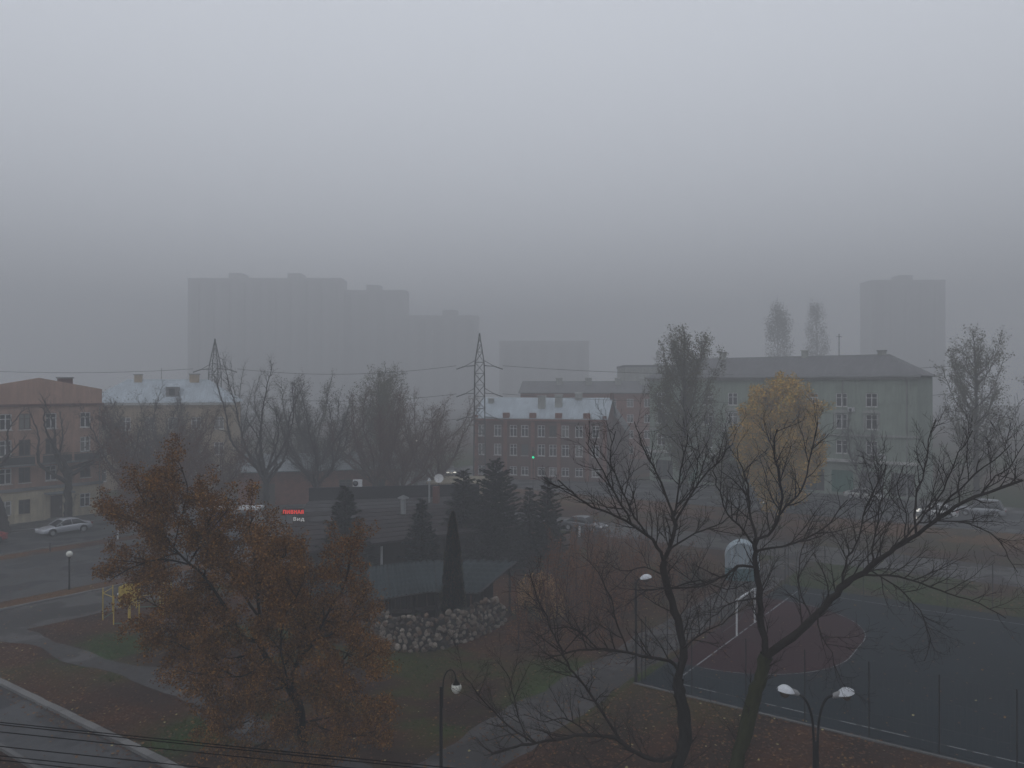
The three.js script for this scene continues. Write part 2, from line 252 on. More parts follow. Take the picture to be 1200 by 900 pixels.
// ---------------------------------------------------------------- grass and fallen leaves (uncountable)
{
  seed(77); const d = new THREE.Object3D(), blade = new MB();
  for (let k = 0; k < 6; k++) { const a = rr(0, 6.28), x = rr(-.05, .05), z = rr(-.05, .05), h = rr(.05, .11), lx = Math.cos(a) * .04, lz = Math.sin(a) * .04; blade.tri(V(x - lz * .18, 0, z + lx * .18), V(x + lz * .18, 0, z - lx * .18), V(x + lx, h, z + lz)); }
  const spots = [], leaves = [];
  for (let i = 0; i < 150000 && spots.length < 26000; i++) { const a = rr(-62, 6), b = rr(16.8, 66); if (!inView(a, b, .7) || onPaved(a, b)) continue; const c = groundCover(a, b); if (c[1] < c[0] * rr(.85, 1.15)) continue; spots.push([a, b]); }
  const im = new THREE.InstancedMesh(blade.geo(), new THREE.MeshPhysicalMaterial({ color: 0xffffff, roughness: .9, specularIntensity: .15, side: THREE.DoubleSide }), spots.length);
  spots.forEach(([a, b], i) => { d.position.set(a, 0, -b); d.rotation.set(0, rr(0, 6.28), 0); d.scale.setScalar(rr(.6, 1.5)); d.updateMatrix(); im.setMatrixAt(i, d.matrix); const t = rnd(); im.setColorAt(i, C(.022 + .03 * t, .046 + .026 * t, .009 + .005 * t)); });
  im.name = 'grass'; im.userData = { kind: 'stuff', label: 'short patchy autumn grass on the lawns', category: 'grass' }; im.receiveShadow = true; scene.add(im);
  const lf = new MB(); lf.quad(V(-.045, .004, 0), V(0, .012, .05), V(.045, .006, 0), V(0, .014, -.05));
  for (let i = 0; i < 260000 && leaves.length < 46000; i++) {
    const a = rr(-74, 8), b = 13 + 79 * Math.pow(rnd(), 1.25); if (!inView(a, b, .7)) continue; const c = groundCover(a, b); let q = .25 + .75 * sm(.03, .07, c[0]);
    if (b > 15.7 && b < 17.1 && a < -10) q = Math.max(q, .9); else if (onCourt(a, b)) q = .035; else if (onPaved(a, b)) q = a > -21 && a < -16.5 ? .4 : .1; if (a > -17 && b < 34) q = 1; if (b > 60) q *= .7; if (rnd() > q) continue; leaves.push([a, b]);
  }
  const il = new THREE.InstancedMesh(lf.geo(), new THREE.MeshPhysicalMaterial({ color: 0xffffff, roughness: .7, specularIntensity: .25, side: THREE.DoubleSide }), leaves.length);
  leaves.forEach(([a, b], i) => { d.position.set(a, .03, -b); d.rotation.set(rr(-.4, .4), rr(0, 6.28), rr(-.4, .4)); d.scale.setScalar(rr(.7, 1.5)); d.updateMatrix(); il.setMatrixAt(i, d.matrix); const t = rnd(); il.setColorAt(i, t < .8 ? C(.06 + .06 * t, .025 + .025 * t, .012 + .006 * t) : t < .985 ? C(.16, .08, .02) : C(.3, .26, .12)); });
  il.name = 'fallen_leaves'; il.userData = { kind: 'stuff', label: 'wet brown and ochre leaves scattered over the ground', category: 'leaves' }; il.receiveShadow = true; scene.add(il);
}
// ---------------------------------------------------------------- buildings
const geoCache = {};
const cached = (k, f) => geoCache[k] ||= f();
// a window in a wall opening: frame mesh > pane, sill; local origin at the bottom centre of the opening, on the wall face
function windowPart(parent, x, y, z, w, h, o = {}) {
  const key = `${w},${h},${o.bars ?? 1},${o.transom ?? .7}`, dz = -.14;
  const f = obj(o.name || 'window', cached('wf' + key, () => {
    const m = new MB(), t = .09; m.bx(-w / 2, -w / 2 + t, 0, h, dz - .04, dz + .04); m.bx(w / 2 - t, w / 2, 0, h, dz - .04, dz + .04); m.bx(-w / 2 + t, w / 2 - t, 0, t, dz - .04, dz + .04); m.bx(-w / 2 + t, w / 2 - t, h - t, h, dz - .04, dz + .04);
    const bars = o.bars ?? 1; for (let i = 1; i <= bars; i++) { const bx = -w / 2 + w * i / (bars + 1); m.bx(bx - .05, bx + .05, t, h - t, dz - .035, dz + .05); }
    if (o.transom !== 0) { const ty = h * (o.transom ?? .7); m.bx(-w / 2 + t, w / 2 - t, ty - .04, ty + .04, dz - .03, dz + .044); } return m.geo();
  }), o.frame || M.winWhite, parent);
  f.position.set(x, y, z);
  obj('pane', cached('wp' + key, () => new MB().bx(-w / 2 + .03, w / 2 - .03, .03, h - .03, dz - .03, dz - .012).geo()), o.glass || [M.glass, M.glass, M.glassPale, M.curtain, M.glass][(rnd() * 5) | 0], f);
  if (o.sill !== 0) obj('sill', cached('ws' + w, () => new MB().bx(-w / 2 - .08, w / 2 + .08, -.07, -.005, -.1, .12).geo()), o.sillMat || M.trimWhite, f);
  return f;
}
function facadeGeo(w, h, holes, t = .3, top) { // wall with real openings; face at z = 0
  const s = new THREE.Shape(); s.moveTo(-w / 2, 0); s.lineTo(w / 2, 0); s.lineTo(w / 2, h); if (top) for (const [x, y] of top) s.lineTo(x, y); s.lineTo(-w / 2, h); s.closePath();
  for (const [x, y, ww, hh] of holes) { const p = new THREE.Path(); p.moveTo(x - ww / 2, y); p.lineTo(x - ww / 2, y + hh); p.lineTo(x + ww / 2, y + hh); p.lineTo(x + ww / 2, y); p.closePath(); s.holes.push(p); }
  const g = new THREE.ExtrudeGeometry(s, { depth: t, bevelEnabled: false }); g.translate(0, 0, -t); return g;
}
function shell(parent, m, w, d, h, t = .3) { // the other three walls, slab roof inside
  obj('wall', new MB().bx(-w / 2, -w / 2 + t, 0, h, -d, -t - .002).geo(), m, parent); obj('wall', new MB().bx(w / 2 - t, w / 2, 0, h, -d, -t - .002).geo(), m, parent);
  obj('wall', new MB().bx(-w / 2 + t, w / 2 - t, 0, h, -d, -d + t).geo(), m, parent);
}
function gable(parent, m, w, d, h, rise, over = .4, name = 'roof') { // ridge along x
  const A = w / 2 + over, z0 = over, z1 = -d - over, zm = -d / 2, y0 = h - .02, t = .12, mb = new MB();
  for (const [za, zb, s] of [[z0, zm, 1], [z1, zm, -1]]) { const P = (x, z, y) => V(x, y, z); const a = P(-A, za, y0), b = P(A, za, y0), c = P(A, zb, y0 + rise), e = P(-A, zb, y0 + rise); const T = (v) => V(v.x, v.y + t, v.z);
    if (s > 0) { mb.quad(T(a), T(b), T(c), T(e)); mb.quad(b, a, e, c); mb.quad(a, b, T(b), T(a)); mb.quad(b, c, T(c), T(b)); mb.quad(e, a, T(a), T(e)); } else { mb.quad(T(b), T(a), T(e), T(c)); mb.quad(a, b, c, e); mb.quad(b, a, T(a), T(b)); mb.quad(c, b, T(b), T(c)); mb.quad(a, e, T(e), T(a)); } }
  const r = mb.mesh(name, m, parent);
  return r;
}
function hip(parent, m, w, d, h, rise, over = .5, run) { const A = w / 2 + over, z0 = over, z1 = -d - over, zm = -d / 2, R = run ?? d / 2, y = h, mb = new MB(); const r0 = V(-A + R, y + rise, zm), r1 = V(A - R, y + rise, zm), a = V(-A, y, z0), b = V(A, y, z0), c = V(A, y, z1), e = V(-A, y, z1);
  mb.quad(a, b, r1, r0); mb.quad(c, e, r0, r1); mb.tri(b, c, r1); mb.tri(e, a, r0); mb.quad(b, a, e, c); return mb.mesh('roof', m, parent); }
function gableEnds(parent, m, w, d, h, rise, t = .3) { for (const s of [-1, 1]) { const x0 = s * w / 2, x1 = s * (w / 2 - t), mb = new MB(), P = (x) => [V(x, h, 0), V(x, h + rise, -d / 2), V(x, h, -d)], [a, b, c] = P(x0), [e, f, g] = P(x1); s > 0 ? mb.tri(a, c, b) : mb.tri(a, b, c); s > 0 ? mb.tri(e, f, g) : mb.tri(e, g, f); mb.mesh('gable', m, parent); } }
function chimney(parent, x, z, y0, y1, w, m, cap = M.trimGrey) { const c = new MB().bx(x - w / 2, x + w / 2, y0, y1, z - .3, z + .3).mesh('chimney', m, parent); new MB().bx(x - w / 2 - .1, x + w / 2 + .1, y1, y1 + .15, z - .4, z + .4).mesh('chimney_cap', cap, c); }

{ // old house by the side street: yellow ground floor, brick above, shallow gable parapet
  seed(11);
  const g = thing('apartment_house', 'old orange brick house with yellow plastered ground floor beside the side street', 'house', -89, 29.5, Math.PI / 2), w = 32, h = 13.9;
  const cols = [-13.5, -11, -7, -4.5, -.2, 1.6, 6.2, 8.0, 10.6, 14.2], rows = [[.9, 1.5], [4.15, 1.6], [7.0, 1.65], [9.7, 1.65]], holes = [], wins = [];
  rows.forEach(([y, hh], r) => cols.forEach((x, i) => { if (r === 0 && (i === 8)) return; wins.push([x, y, 1.15, hh, r]); }));
  const doorHole = [11.2, .02, 1.3, 2.5];
  obj('wall', facadeGeo(w, 3.45, [...wins.filter((q) => q[4] === 0), doorHole]), M.plasterYellow, g);
  const up = obj('wall', facadeGeo(w, h - 3.45, wins.filter((q) => q[4] > 0).map(([x, y, a, b]) => [x, y - 3.45, a, b]), .3, [[9.4, h - 2.25], [3, h - 3.45]]), M.brickOrange, g); up.position.y = 3.45;
  shell(g, M.brickOrange, w, 13, h);
  for (const [x, y, a, b, r] of wins) windowPart(g, x, y, 0, a, b, { frame: rnd() < .5 ? M.winWhite : M.winBrown, transom: .68, sillMat: r ? M.trimWhite : M.plasterYellow });
  new MB().bx(-w / 2 - .1, w / 2 + .1, 3.3, 3.62, .005, .16).mesh('string_course', M.trimGrey, g);
  new MB().bx(-w / 2 - .15, w / 2 + .15, 12.1, 12.35, .005, .2).mesh('cornice', M.brickDark, g);
  for (const [x, y] of [[7.1, 6.1], [10.8, 6.1], [.6, 6.1], [14.0, 6.1]]) { const b = new MB().bx(x - 1.5, x + 1.5, y - .12, y + .02, .002, 1.1).mesh('balcony', M.trimGrey, g); const rail = new MB(); for (let q = -1.45; q <= 1.46; q += .145) rail.bar([x + q, y + .02, 1.04], [x + q, y + .95, 1.04], .014, 4); rail.bx(x - 1.5, x + 1.5, y + .93, y + .99, 1.0, 1.08); rail.bx(x - 1.46, x + 1.46, y + .06, y + .8, .985, 1.0); rail.mesh('railing', M.steel, b); }
  const door = new MB().bx(10.6, 11.8, .03, 2.48, -.2, -.12).mesh('door', M.winBrown, g); new MB().bx(11.55, 11.62, 1.0, 1.3, -.12, -.06).mesh('handle', M.galv, door);
  new MB().bx(9.9, 12.5, 2.75, 2.9, .01, 1.3).mesh('canopy', M.roofGrey, g);
  new MB().bx(10.2, 12.2, 0, .14, .02, 1.2).mesh('step', M.concrete, g);
  obj('roof', new MB().poly([[-w / 2 + .31, -.31], [w / 2 - .31, -.31], [w / 2 - .31, -12.6], [-w / 2 + .31, -12.6]], h - .7, (x, z) => h - .45 + (z < -6 ? .6 : 0)).geo(), M.roofGrey, g);
  chimney(g, 13.4, -3, h - .5, h + 1.2, 1.4, M.brickDark); chimney(g, 5, -5, h - .5, h + 1.3, .9, M.brickDark);
  new MB().tube([V(15.7, 0, .12), V(15.7, 12, .12)], .06, 6).mesh('downpipe', M.trimGrey, g);
}
{ // tan block with a pale hipped metal roof
  seed(12);
  const g = thing('tan_house', 'tan plastered house under a pale hipped metal roof behind the autumn trees', 'house', -103.6, 61.2, YAW + .25), w = 19, h = 12;
  const wins = []; for (const y of [1.2, 4.6, 8.2]) for (let i = 0; i < 6; i++) wins.push([-7.6 + i * 3.04, y, 1.3, 1.75]);
  obj('wall', facadeGeo(w, h, wins), M.plasterTan, g); shell(g, M.plasterTan, w, 12, h); for (const q of wins) windowPart(g, q[0], q[1], 0, q[2], q[3], {});
  new MB().bx(-w / 2 - .3, w / 2 + .3, h - .35, h - .003, -.2, .4).mesh('cornice', M.trimWhite, g);
  const r = hip(g, M.roofMetal, w, 12, h, 3.3, .5, 4.5);
  const dm = new MB().bx(.4, 2.0, h + .8, h + 2.2, -3, -1.1).mesh('dormer', M.trimGrey, r); new MB().bx(.8, 1.6, h + 1.0, h + 1.9, -1.1, -1.06).mesh('pane', M.glass, dm);
  new MB().quad(V(.2, h + 2.2, -.9), V(2.2, h + 2.2, -.9), V(2.0, h + 2.75, -3.6), V(.4, h + 2.75, -3.6)).mesh('dormer_roof', M.roofMetal, dm);
  chimney(g, 3.6, -5.4, h + 2, h + 4, 1.3, M.plasterTan); chimney(g, -4, -5.4, h + 2, h + 3.9, 1, M.plasterTan);
  new MB().bar([-1, h + 3, -6], [-1, h + 5, -6], .03).mesh('aerial', M.steel, g);
}
{ // red brick school-like house with a pale metal roof
  seed(13);
  const g = thing('brick_house', 'red brick house with pale blue metal roof and brick piers behind the pylon', 'house', -66.2, 100.2, .36), w = 20.4, h = 9.3;
  const xs = [-9.2, -6.6, -4.1, -2.3, .3, 2.1, 4.0, 6.1, 8.6], wins = [];
  for (const y of [.7, 3.7, 6.6]) xs.forEach((x) => wins.push([x, y, 1.15, y < 1 ? 1.3 : 1.75]));
  obj('wall', facadeGeo(w, h, wins), M.brickDark, g); shell(g, M.brickDark, w, 11, h); for (const q of wins) windowPart(g, q[0], q[1], 0, q[2], q[3], { frame: rnd() < .7 ? M.winWhite : M.winBrown });
  for (const x of [-10, -5.35, -1, 3.05, 7.35, 10]) new MB().bx(x - .28, x + .28, 0, h + .55, .004, .22).mesh('pier', M.brickRed, g);
  new MB().bx(-w / 2 - .1, w / 2 + .1, h - .3, h - .004, .23, .36).mesh('cornice', M.brickRed, g);
  gable(g, M.roofMetal, w, 11, h + .02, 3.1, .3); gableEnds(g, M.brickDark, w, 11, h, 3.1);
  for (const x of [-5.2, -1, 3, 7.3]) new MB().bx(x - .5, x + .5, h + .14, h + .95, -.25, .3).mesh('parapet', M.brickRed, g);
  chimney(g, -.2, -2.6, h + .8, h + 3.4, 1.1, M.plasterPale, M.trimWhite); chimney(g, 2.4, -3, h + .8, h + 3.6, 1.1, M.plasterPale, M.trimWhite); chimney(g, 5.2, -5, h + 2, h + 3.9, 1, M.plasterPale, M.trimWhite); chimney(g, -8.8, -4, h + 1.6, h + 3.0, .8, M.plasterPale, M.trimWhite);
  new MB().bx(w / 2 - .1, w / 2 + .35, h + 2.6, h + 4.0, -6.2, -5.0).mesh('gable_parapet', M.brickDark, g);
}
{ // wing beside it, gable end to the avenue
  const g = thing('brick_annex', 'windowless dark brick annex with a steep gable against the red brick house', 'house', -60.6, 111, YAW - .2), w = 6;
  obj('wall', facadeGeo(w, 7.2, [], .3, [[0, 11.6]]), M.brickDark, g); shell(g, M.brickDark, w, 12, 7.2);
  const mb = new MB(); for (const s of [-1, 1]) { const a = V(s * 3.2, 7.1, .2), b = V(s * 3.2, 7.1, -12.2), c = V(0, 11.75, -12.2), e = V(0, 11.75, .2); s > 0 ? mb.quad(a, b, c, e) : mb.quad(b, a, e, c); } mb.mesh('roof', M.roofDark, g);
}
{ // pale green block along the avenue
  seed(14);
  const a0 = -52.3, a1 = -15.8, w = a1 - a0, h = 15.6, g = thing('green_block', 'long pale green plastered block with dark hipped roof along the avenue', 'house', (a0 + a1) / 2, 109.5, 0), cx = (a) => a - (a0 + a1) / 2;
  const cols = []; for (let t = -23.8; t < 9; t += 3.66) cols.push(cx(-27.3 + t + .7));
  const wins = []; for (const [y, hh] of [[11.6, 1.75], [8.7, 1.9], [5.45, 1.75]]) cols.forEach((x) => wins.push([x, y, 1.4, hh]));
  const shop = []; for (let i = 0; i < 10; i++) shop.push([cx(a0) + 2.4 + i * 3.6, .35, 2.7, 2.9]);
  obj('wall', facadeGeo(w, h, [...wins, ...shop]), M.plasterGreen, g); shell(g, M.plasterGreen, w, 13, h);
  for (const q of wins) windowPart(g, q[0], q[1], 0, q[2], q[3], { transom: .66 });
  shop.forEach((q, i) => windowPart(g, q[0], q[1], 0, q[2], q[3], { name: 'shop_window', bars: 2, transom: .75, sill: 0, frame: i % 3 === 1 ? M.greenPanel : M.winBrown, glass: i % 3 === 1 ? M.greenPanel : M.glass }));
  for (const x of cols) { // moulded surround and little pediment of the middle floor
    const s = new MB(); s.bx(x - .95, x - .72, 8.5, 10.75, .004, .1); s.bx(x + .72, x + .95, 8.5, 10.75, .004, .1); s.mesh('surround', M.plasterPale, g);
    const p = new MB(), n = 8; for (let i = 0; i < n; i++) { const t0 = i / n * Math.PI, t1 = (i + 1) / n * Math.PI; const A = V(x - Math.cos(t0) * 1.1, 10.8 + Math.sin(t0) * .42, .22), B = V(x - Math.cos(t1) * 1.1, 10.8 + Math.sin(t1) * .42, .22); p.quad(V(A.x, A.y, .004), V(A.x, A.y, .22), V(B.x, B.y, .22), V(B.x, B.y, .004)); p.quad(V(A.x, 10.78, .22), V(B.x, 10.78, .22), B, A); } p.mesh('pediment', M.plasterPale, g);
  }
  new MB().bx(-w / 2 - .12, w / 2 + .12, 7.75, 8.0, .006, .22).mesh('string_course', M.plasterPale, g); new MB().bx(-w / 2 - .12, w / 2 + .12, 4.35, 4.7, .006, .4).mesh('shop_fascia', M.trimWhite, g);
  new MB().bx(-w / 2 - .25, w / 2 + .25, h - .5, h - .25, .006, .35).mesh('cornice', M.plasterPale, g); new MB().bx(-w / 2 - .5, w / 2 + .5, h - .22, h - .004, -.3, .7).mesh('eaves', M.trimGrey, g);
  for (const [x, a, b] of [[cx(-30), 6, 8], [cx(-41), 6, 8]]) { const bl = new MB().bx(x - 1.6, x + 1.6, 8.02, 8.16, .23, 1.1).mesh('balcony', M.plasterPale, g); const r = new MB(); for (let q = -1.5; q <= 1.5; q += .2) r.bar([x + q, 8.16, 1.03], [x + q, 8.98, 1.03], .035, 4); r.bx(x - 1.6, x + 1.6, 8.98, 9.08, .96, 1.1); r.mesh('railing', M.plasterPale, bl); }
  new MB().tube([V(cx(-24.6), 4.8, .1), V(cx(-24.6), 15.2, .1)], .08, 6).mesh('downpipe', M.trimGrey, g); new MB().tube([V(cx(-17), .1, .1), V(cx(-17), 15.2, .1)], .08, 6).mesh('downpipe', M.trimGrey, g);
  hip(g, M.roofDark, w, 13, h, 3.0, .7, 5); for (const [k, y] of [[3, 7.6 + .6], [5, 5.0], [7, 11.0], [8, 5.1]]) acUnit(g, cols[k] + 1.25, y - .05);
  chimney(g, 3, -6, h + 2.2, h + 3.7, .8, M.plasterPale, M.trimWhite); chimney(g, 13, -6.5, h + 1.8, h + 3.4, 1.0, M.plasterPale); chimney(g, -9, -6, h + 2.2, h + 3.7, .8, M.plasterPale);
  new MB().bar([7.5, h + 2.5, -6.5], [7.5, h + 6, -6.5], .05).bar([7.1, h + 5.6, -6.5], [7.9, h + 5.6, -6.5], .03).mesh('aerial', M.steel, g);
}
function acUnit(parent, x, y, z = 0) { const u = new MB().bx(x - .4, x + .4, y, y + .55, z + .06, z + .36).mesh('air_conditioner_unit', M.whitePaint, parent); new MB().tube([V(x - .1, y + .27, z + .36), V(x - .1, y + .27, z + .375)], .2, 12).mesh('fan_grille', M.steel, u); }
function plainBlock(name, label, X, Y, turn, w, d, h, m, roof, o = {}) {
  const g = thing(name, label, 'house', X, Y, turn), wins = []; const nf = Math.floor((h - .6) / 3.1), nc = Math.floor(w / 3.2);
  for (let f = 0; f < nf; f++) for (let c = 0; c < nc; c++) wins.push([-w / 2 + (c + .5) * w / nc, 1 + f * 3.1, 1.3, 1.6]);
  obj('wall', facadeGeo(w, h, wins), m, g); shell(g, m, w, d, h); for (const q of wins) windowPart(g, q[0], q[1], 0, q[2], q[3], o);
  if (roof === 'gable') { gable(g, o.roofMat || M.roofDark, w, d, h, o.rise || 2.6); gableEnds(g, m, w, d, h, o.rise || 2.6); } else { new MB().bx(-w / 2 - .15, w / 2 + .15, h, h + .5, -d - .15, .15).mesh('roof', o.roofMat || M.roofDark, g); }
  return g;
}
seed(15);
{ const g = plainBlock('far_brick_block', 'far reddish brick block with pale capped chimneys beyond the pale blue metal roof', -79, 137, YAW - .15, 27, 12, 13, M.brickRed, 'gable', { rise: 2.4 }); for (const x of [-6, 0, 6, 11]) chimney(g, x, -4, 14, 16, 1.3, M.plasterPale, M.trimWhite); }
plainBlock('far_grey_block', 'grey flat roofed block beyond the avenue between pylon and green block', -74, 176, YAW, 30, 14, 19, M.plasterPale, 'flat');
plainBlock('far_green_block', 'green plastered block at the far end of the avenue behind bare trees', 21, 116, -.1, 44, 13, 12.5, M.plasterGreen, 'gable');
{ // towers lost in the fog: slabs with balcony bays, storey bands and roof huts
  const tower = (label, a, b, turn, w, d, h, hut) => {
    const g = thing('apartment_tower', label, 'tower', a, b, turn, 'tower blocks in the fog'); new MB().bx(-w / 2, w / 2, 0, h, -d, 0).mesh('wall', M.tower, g);
    const nb = Math.round(w / 11); for (let i = 0; i < nb; i++) { const x = -w / 2 + (i + .5) * w / nb; new MB().bx(x - 2.6, x + 2.6, 3, h - 1.5, .02, 1.6).mesh('balcony_bay', M.towerBay, g); }
    new MB().bx(-w / 2 - .3, w / 2 + .3, h, h + 1.4, -d - .3, .3).mesh('parapet', M.tower, g); for (const x of hut) new MB().bx(x - 5, x + 5, h + 1.42, h + 5.5, -d + 3, -4).mesh('lift_hut', M.towerBay, g);
  };
  tower('broad tower block standing tallest in the fog behind the pylons', -468.2, 354.35, YAW, 109.2, 20, 91.0, [-22, 20]);
  tower('slimmer tower block in the fog beside the broad one', -413.14, 405.81, YAW, 48.2, 20, 83.8, [0]);
  tower('lower long block in the fog between the two pylons', -348.35, 402.81, YAW, 54.6, 20, 61.7, [8]);
  tower('low wide block in the fog beyond the red brick house', -273.44, 419.28, YAW, 56.9, 20, 42.7, []);
  tower('tower block in the fog above the green block', -98.26, 642.18, YAW, 54.0, 20, 92.5, [0]);
}
{ // low brick workshop with a grey metal roof
  const g = thing('workshop', 'low red brick workshop with a pale grey metal roof behind the dark cafe roof', 'workshop', -74.5, 64.6, YAW + .28), w = 19, h = 4.1;
  const holes = [[-6.5, .02, 2.4, 2.6], [3.0, 1.6, 1.6, 1.2], [7, 1.6, 1.6, 1.2]]; obj('wall', facadeGeo(w, h, holes), M.brickRed, g); shell(g, M.brickRed, w, 8, h);
  new MB().bx(-7.65, -5.35, .03, 2.58, -.2, -.12).mesh('door', M.winBrown, g); for (const q of holes.slice(1)) windowPart(g, q[0], q[1], 0, q[2], q[3], { frame: M.winBrown });
  const r = new MB(), a = V(-w / 2 - .4, h - .1, .6), b = V(w / 2 + .4, h - .1, .6), c = V(w / 2 + .4, h + 1.3, -8.4), e = V(-w / 2 - .4, h + 1.3, -8.4), U = (v) => V(v.x, v.y + .1, v.z); r.quad(U(a), U(b), U(c), U(e)); r.quad(b, a, e, c); r.quad(a, b, U(b), U(a)); r.quad(b, c, U(c), U(b)); r.quad(e, a, U(a), U(e)); r.quad(c, e, U(e), U(c));
  for (let x = -w / 2; x <= w / 2; x += .9) r.bar([x, h + .02, .6], [x, h + 1.42, -8.4], .03, 4); r.mesh('roof', M.roofGrey, g); for (const s of [-1, 1]) new MB().tri(V(s * w / 2, h - .002, 0), V(s * w / 2, h + 1.25, -8), V(s * w / 2, h - .002, -8)).mesh('gable', M.brickRed, g);
}
{ // shed with a pale flat roof
  const g = thing('shed', 'small shed with a pale sandy flat roof beyond the satellite dish', 'shed', -58.6, 73.2, YAW); obj('wall', facadeGeo(9, 2.7, [[2.4, .02, 1, 2.1]], .2), M.plasterTan, g); shell(g, M.plasterTan, 9, 6, 2.7, .2); new MB().bx(1.95, 2.85, .03, 2.1, -.16, -.1).mesh('door', M.winBrown, g); new MB().bx(-4.8, 4.8, 2.7, 2.86, -6.4, .5).mesh('roof', mat(.26, .225, .16, { map: coarseTex }), g);
}
{ // dark roofed cafe
  seed(16);
  const P = [[-43.2, 33.1], [-37.3, 48.9], [-44.8, 57.7], [-55.3, 46.6]], c0 = [-45.2, 46.6];
  const g = thing('cafe', 'low cafe with a large dark shingled roof and black rear parapet', 'cafe', c0[0], c0[1]), L = P.map(([a, b]) => [a - c0[0], -(b - c0[1])]), inset = L.map(([x, z]) => [x * .86, z * .86]);
  new MB().poly(inset, 0, 2.75).mesh('wall', M.darkWood, g);
  const hA = [2.85, 2.95, 4.1, 4.0], V3 = L.map(([x, z], i) => V(x, hA[i], z)), dn = V3.map((v) => V(v.x, v.y - .22, v.z)), lerp = (a, b, t) => V().lerpVectors(a, b, t), rows = 11;
  // roof slope in lapped strips
  const under = new MB(); for (let i = 0; i < 4; i++) { const j = (i + 1) % 4; under.quad(dn[i], dn[j], V3[j].clone().setY(V3[j].y - .05), V3[i].clone().setY(V3[i].y - .05)); } under.quad(dn[3], dn[2], dn[1], dn[0]); under.mesh('fascia', M.darkWood, g);
  for (let k = 0; k < rows; k++) { const t0 = k / rows, t1 = (k + 1.08) / rows, a = lerp(V3[0], V3[3], t0), b = lerp(V3[1], V3[2], t0), c = lerp(V3[1], V3[2], Math.min(1, t1)), e = lerp(V3[0], V3[3], Math.min(1, t1)), lift = (v, y) => V(v.x, v.y + y, v.z); const m = new MB(); m.quad(lift(a, .07), lift(b, .07), lift(c, .02), lift(e, .02)); m.quad(lift(a, -.02), lift(b, -.02), lift(b, .07), lift(a, .07)); m.mesh('roof_strip', k > 7 ? M.roofSlate : M.roofShingle, g); }
  const bp = new MB(); for (const [i, j] of [[3, 2]]) { const a = V3[i], b = V3[j], dx = b.x - a.x, dz = b.z - a.z, l = Math.hypot(dx, dz); bp.box((a.x + b.x) / 2, 4.5, (a.z + b.z) / 2, l, 1.3, .35, -Math.atan2(dz, dx)); } bp.mesh('parapet', M.roofBlack, g);
  for (let k = 0; k <= 6; k++) { const q = lerp(V3[0], V3[1], .03 + k * .155); new MB().tube([V(q.x - .5, 0, q.z - .1), V(q.x - .5, 2.66, q.z - .1)], .09, 7).mesh('post', k === 3 ? M.whitePaint : M.darkWood, g); }
  const onRoof = (u, v) => { const a = lerp(V3[0], V3[1], u), b = lerp(V3[3], V3[2], u); return lerp(a, b, v); };
  const cowl = (u, v, h, r, m, cap) => { const q = onRoof(u, v), pc = new MB().tube([V(q.x, q.y - .1, q.z), V(q.x, q.y + h, q.z)], r, 10).mesh('vent_pipe', m, g); new MB().tube([V(q.x, q.y + h + .1, q.z), V(q.x, q.y + h + .16, q.z), V(q.x, q.y + h + .38, q.z)], [r * 2.1, r * 2.2, .03], 12).mesh('vent_cap', cap, pc); new MB().box(q.x, q.y + .05, q.z, r * 5, .1, r * 4).mesh('flashing', M.roofSlate, pc); };
  cowl(.56, .55, 1.25, .22, M.galv, M.galv); cowl(.7, .8, 1.9, .08, M.galv, M.lampShell);
  { const q = onRoof(.74, .8); new MB().box(q.x, q.y + .7, q.z, .5, 1.6, .5, .4).mesh('chimney', M.brickDark, g); }
  { const q = onRoof(.2, .55); new MB().box(q.x, q.y + .06, q.z, 3.4, .1, 3, YAW).mesh('roof_hatch', M.roofSlate, g); }
}
{ const g = thing('air_conditioner', 'white air conditioner box on the black cafe parapet', 'air conditioner', -52.3, 49.6, YAW, undefined, 5.16); new MB().box(0, .33, 0, .8, .6, .32).mesh('case', M.whitePaint, g); new MB().tube([V(-.15, .33, .18), V(-.15, .33, .2)], .25, 14).mesh('fan_grille', M.steel, g); new MB().box(0, -.01, 0, .8, .03, .3).mesh('bracket', M.steel, g); }
{ const g = thing('satellite_dish', 'round white satellite dish at the end of the black cafe parapet', 'satellite dish', -47.5, 55.15, YAW + .1, undefined, 5.1); const pts = []; for (let i = 0; i <= 8; i++) { const r = i / 8 * .42; pts.push(new THREE.Vector2(r, r * r * .5)); } const d = obj('dish', new THREE.LatheGeometry(pts, 20), new THREE.MeshPhysicalMaterial({ color: C(.5, .5, .5), roughness: .5, side: THREE.DoubleSide }), g); d.rotation.x = Math.PI / 2 - .35; d.position.set(0, .62, .12); new MB().bar([0, 0, 0], [0, .6, 0], .03).mesh('mast', M.steel, g); new MB().bar([0, .35, .2], [0, .75, .6], .012).mesh('feed_arm', M.steel, g); }
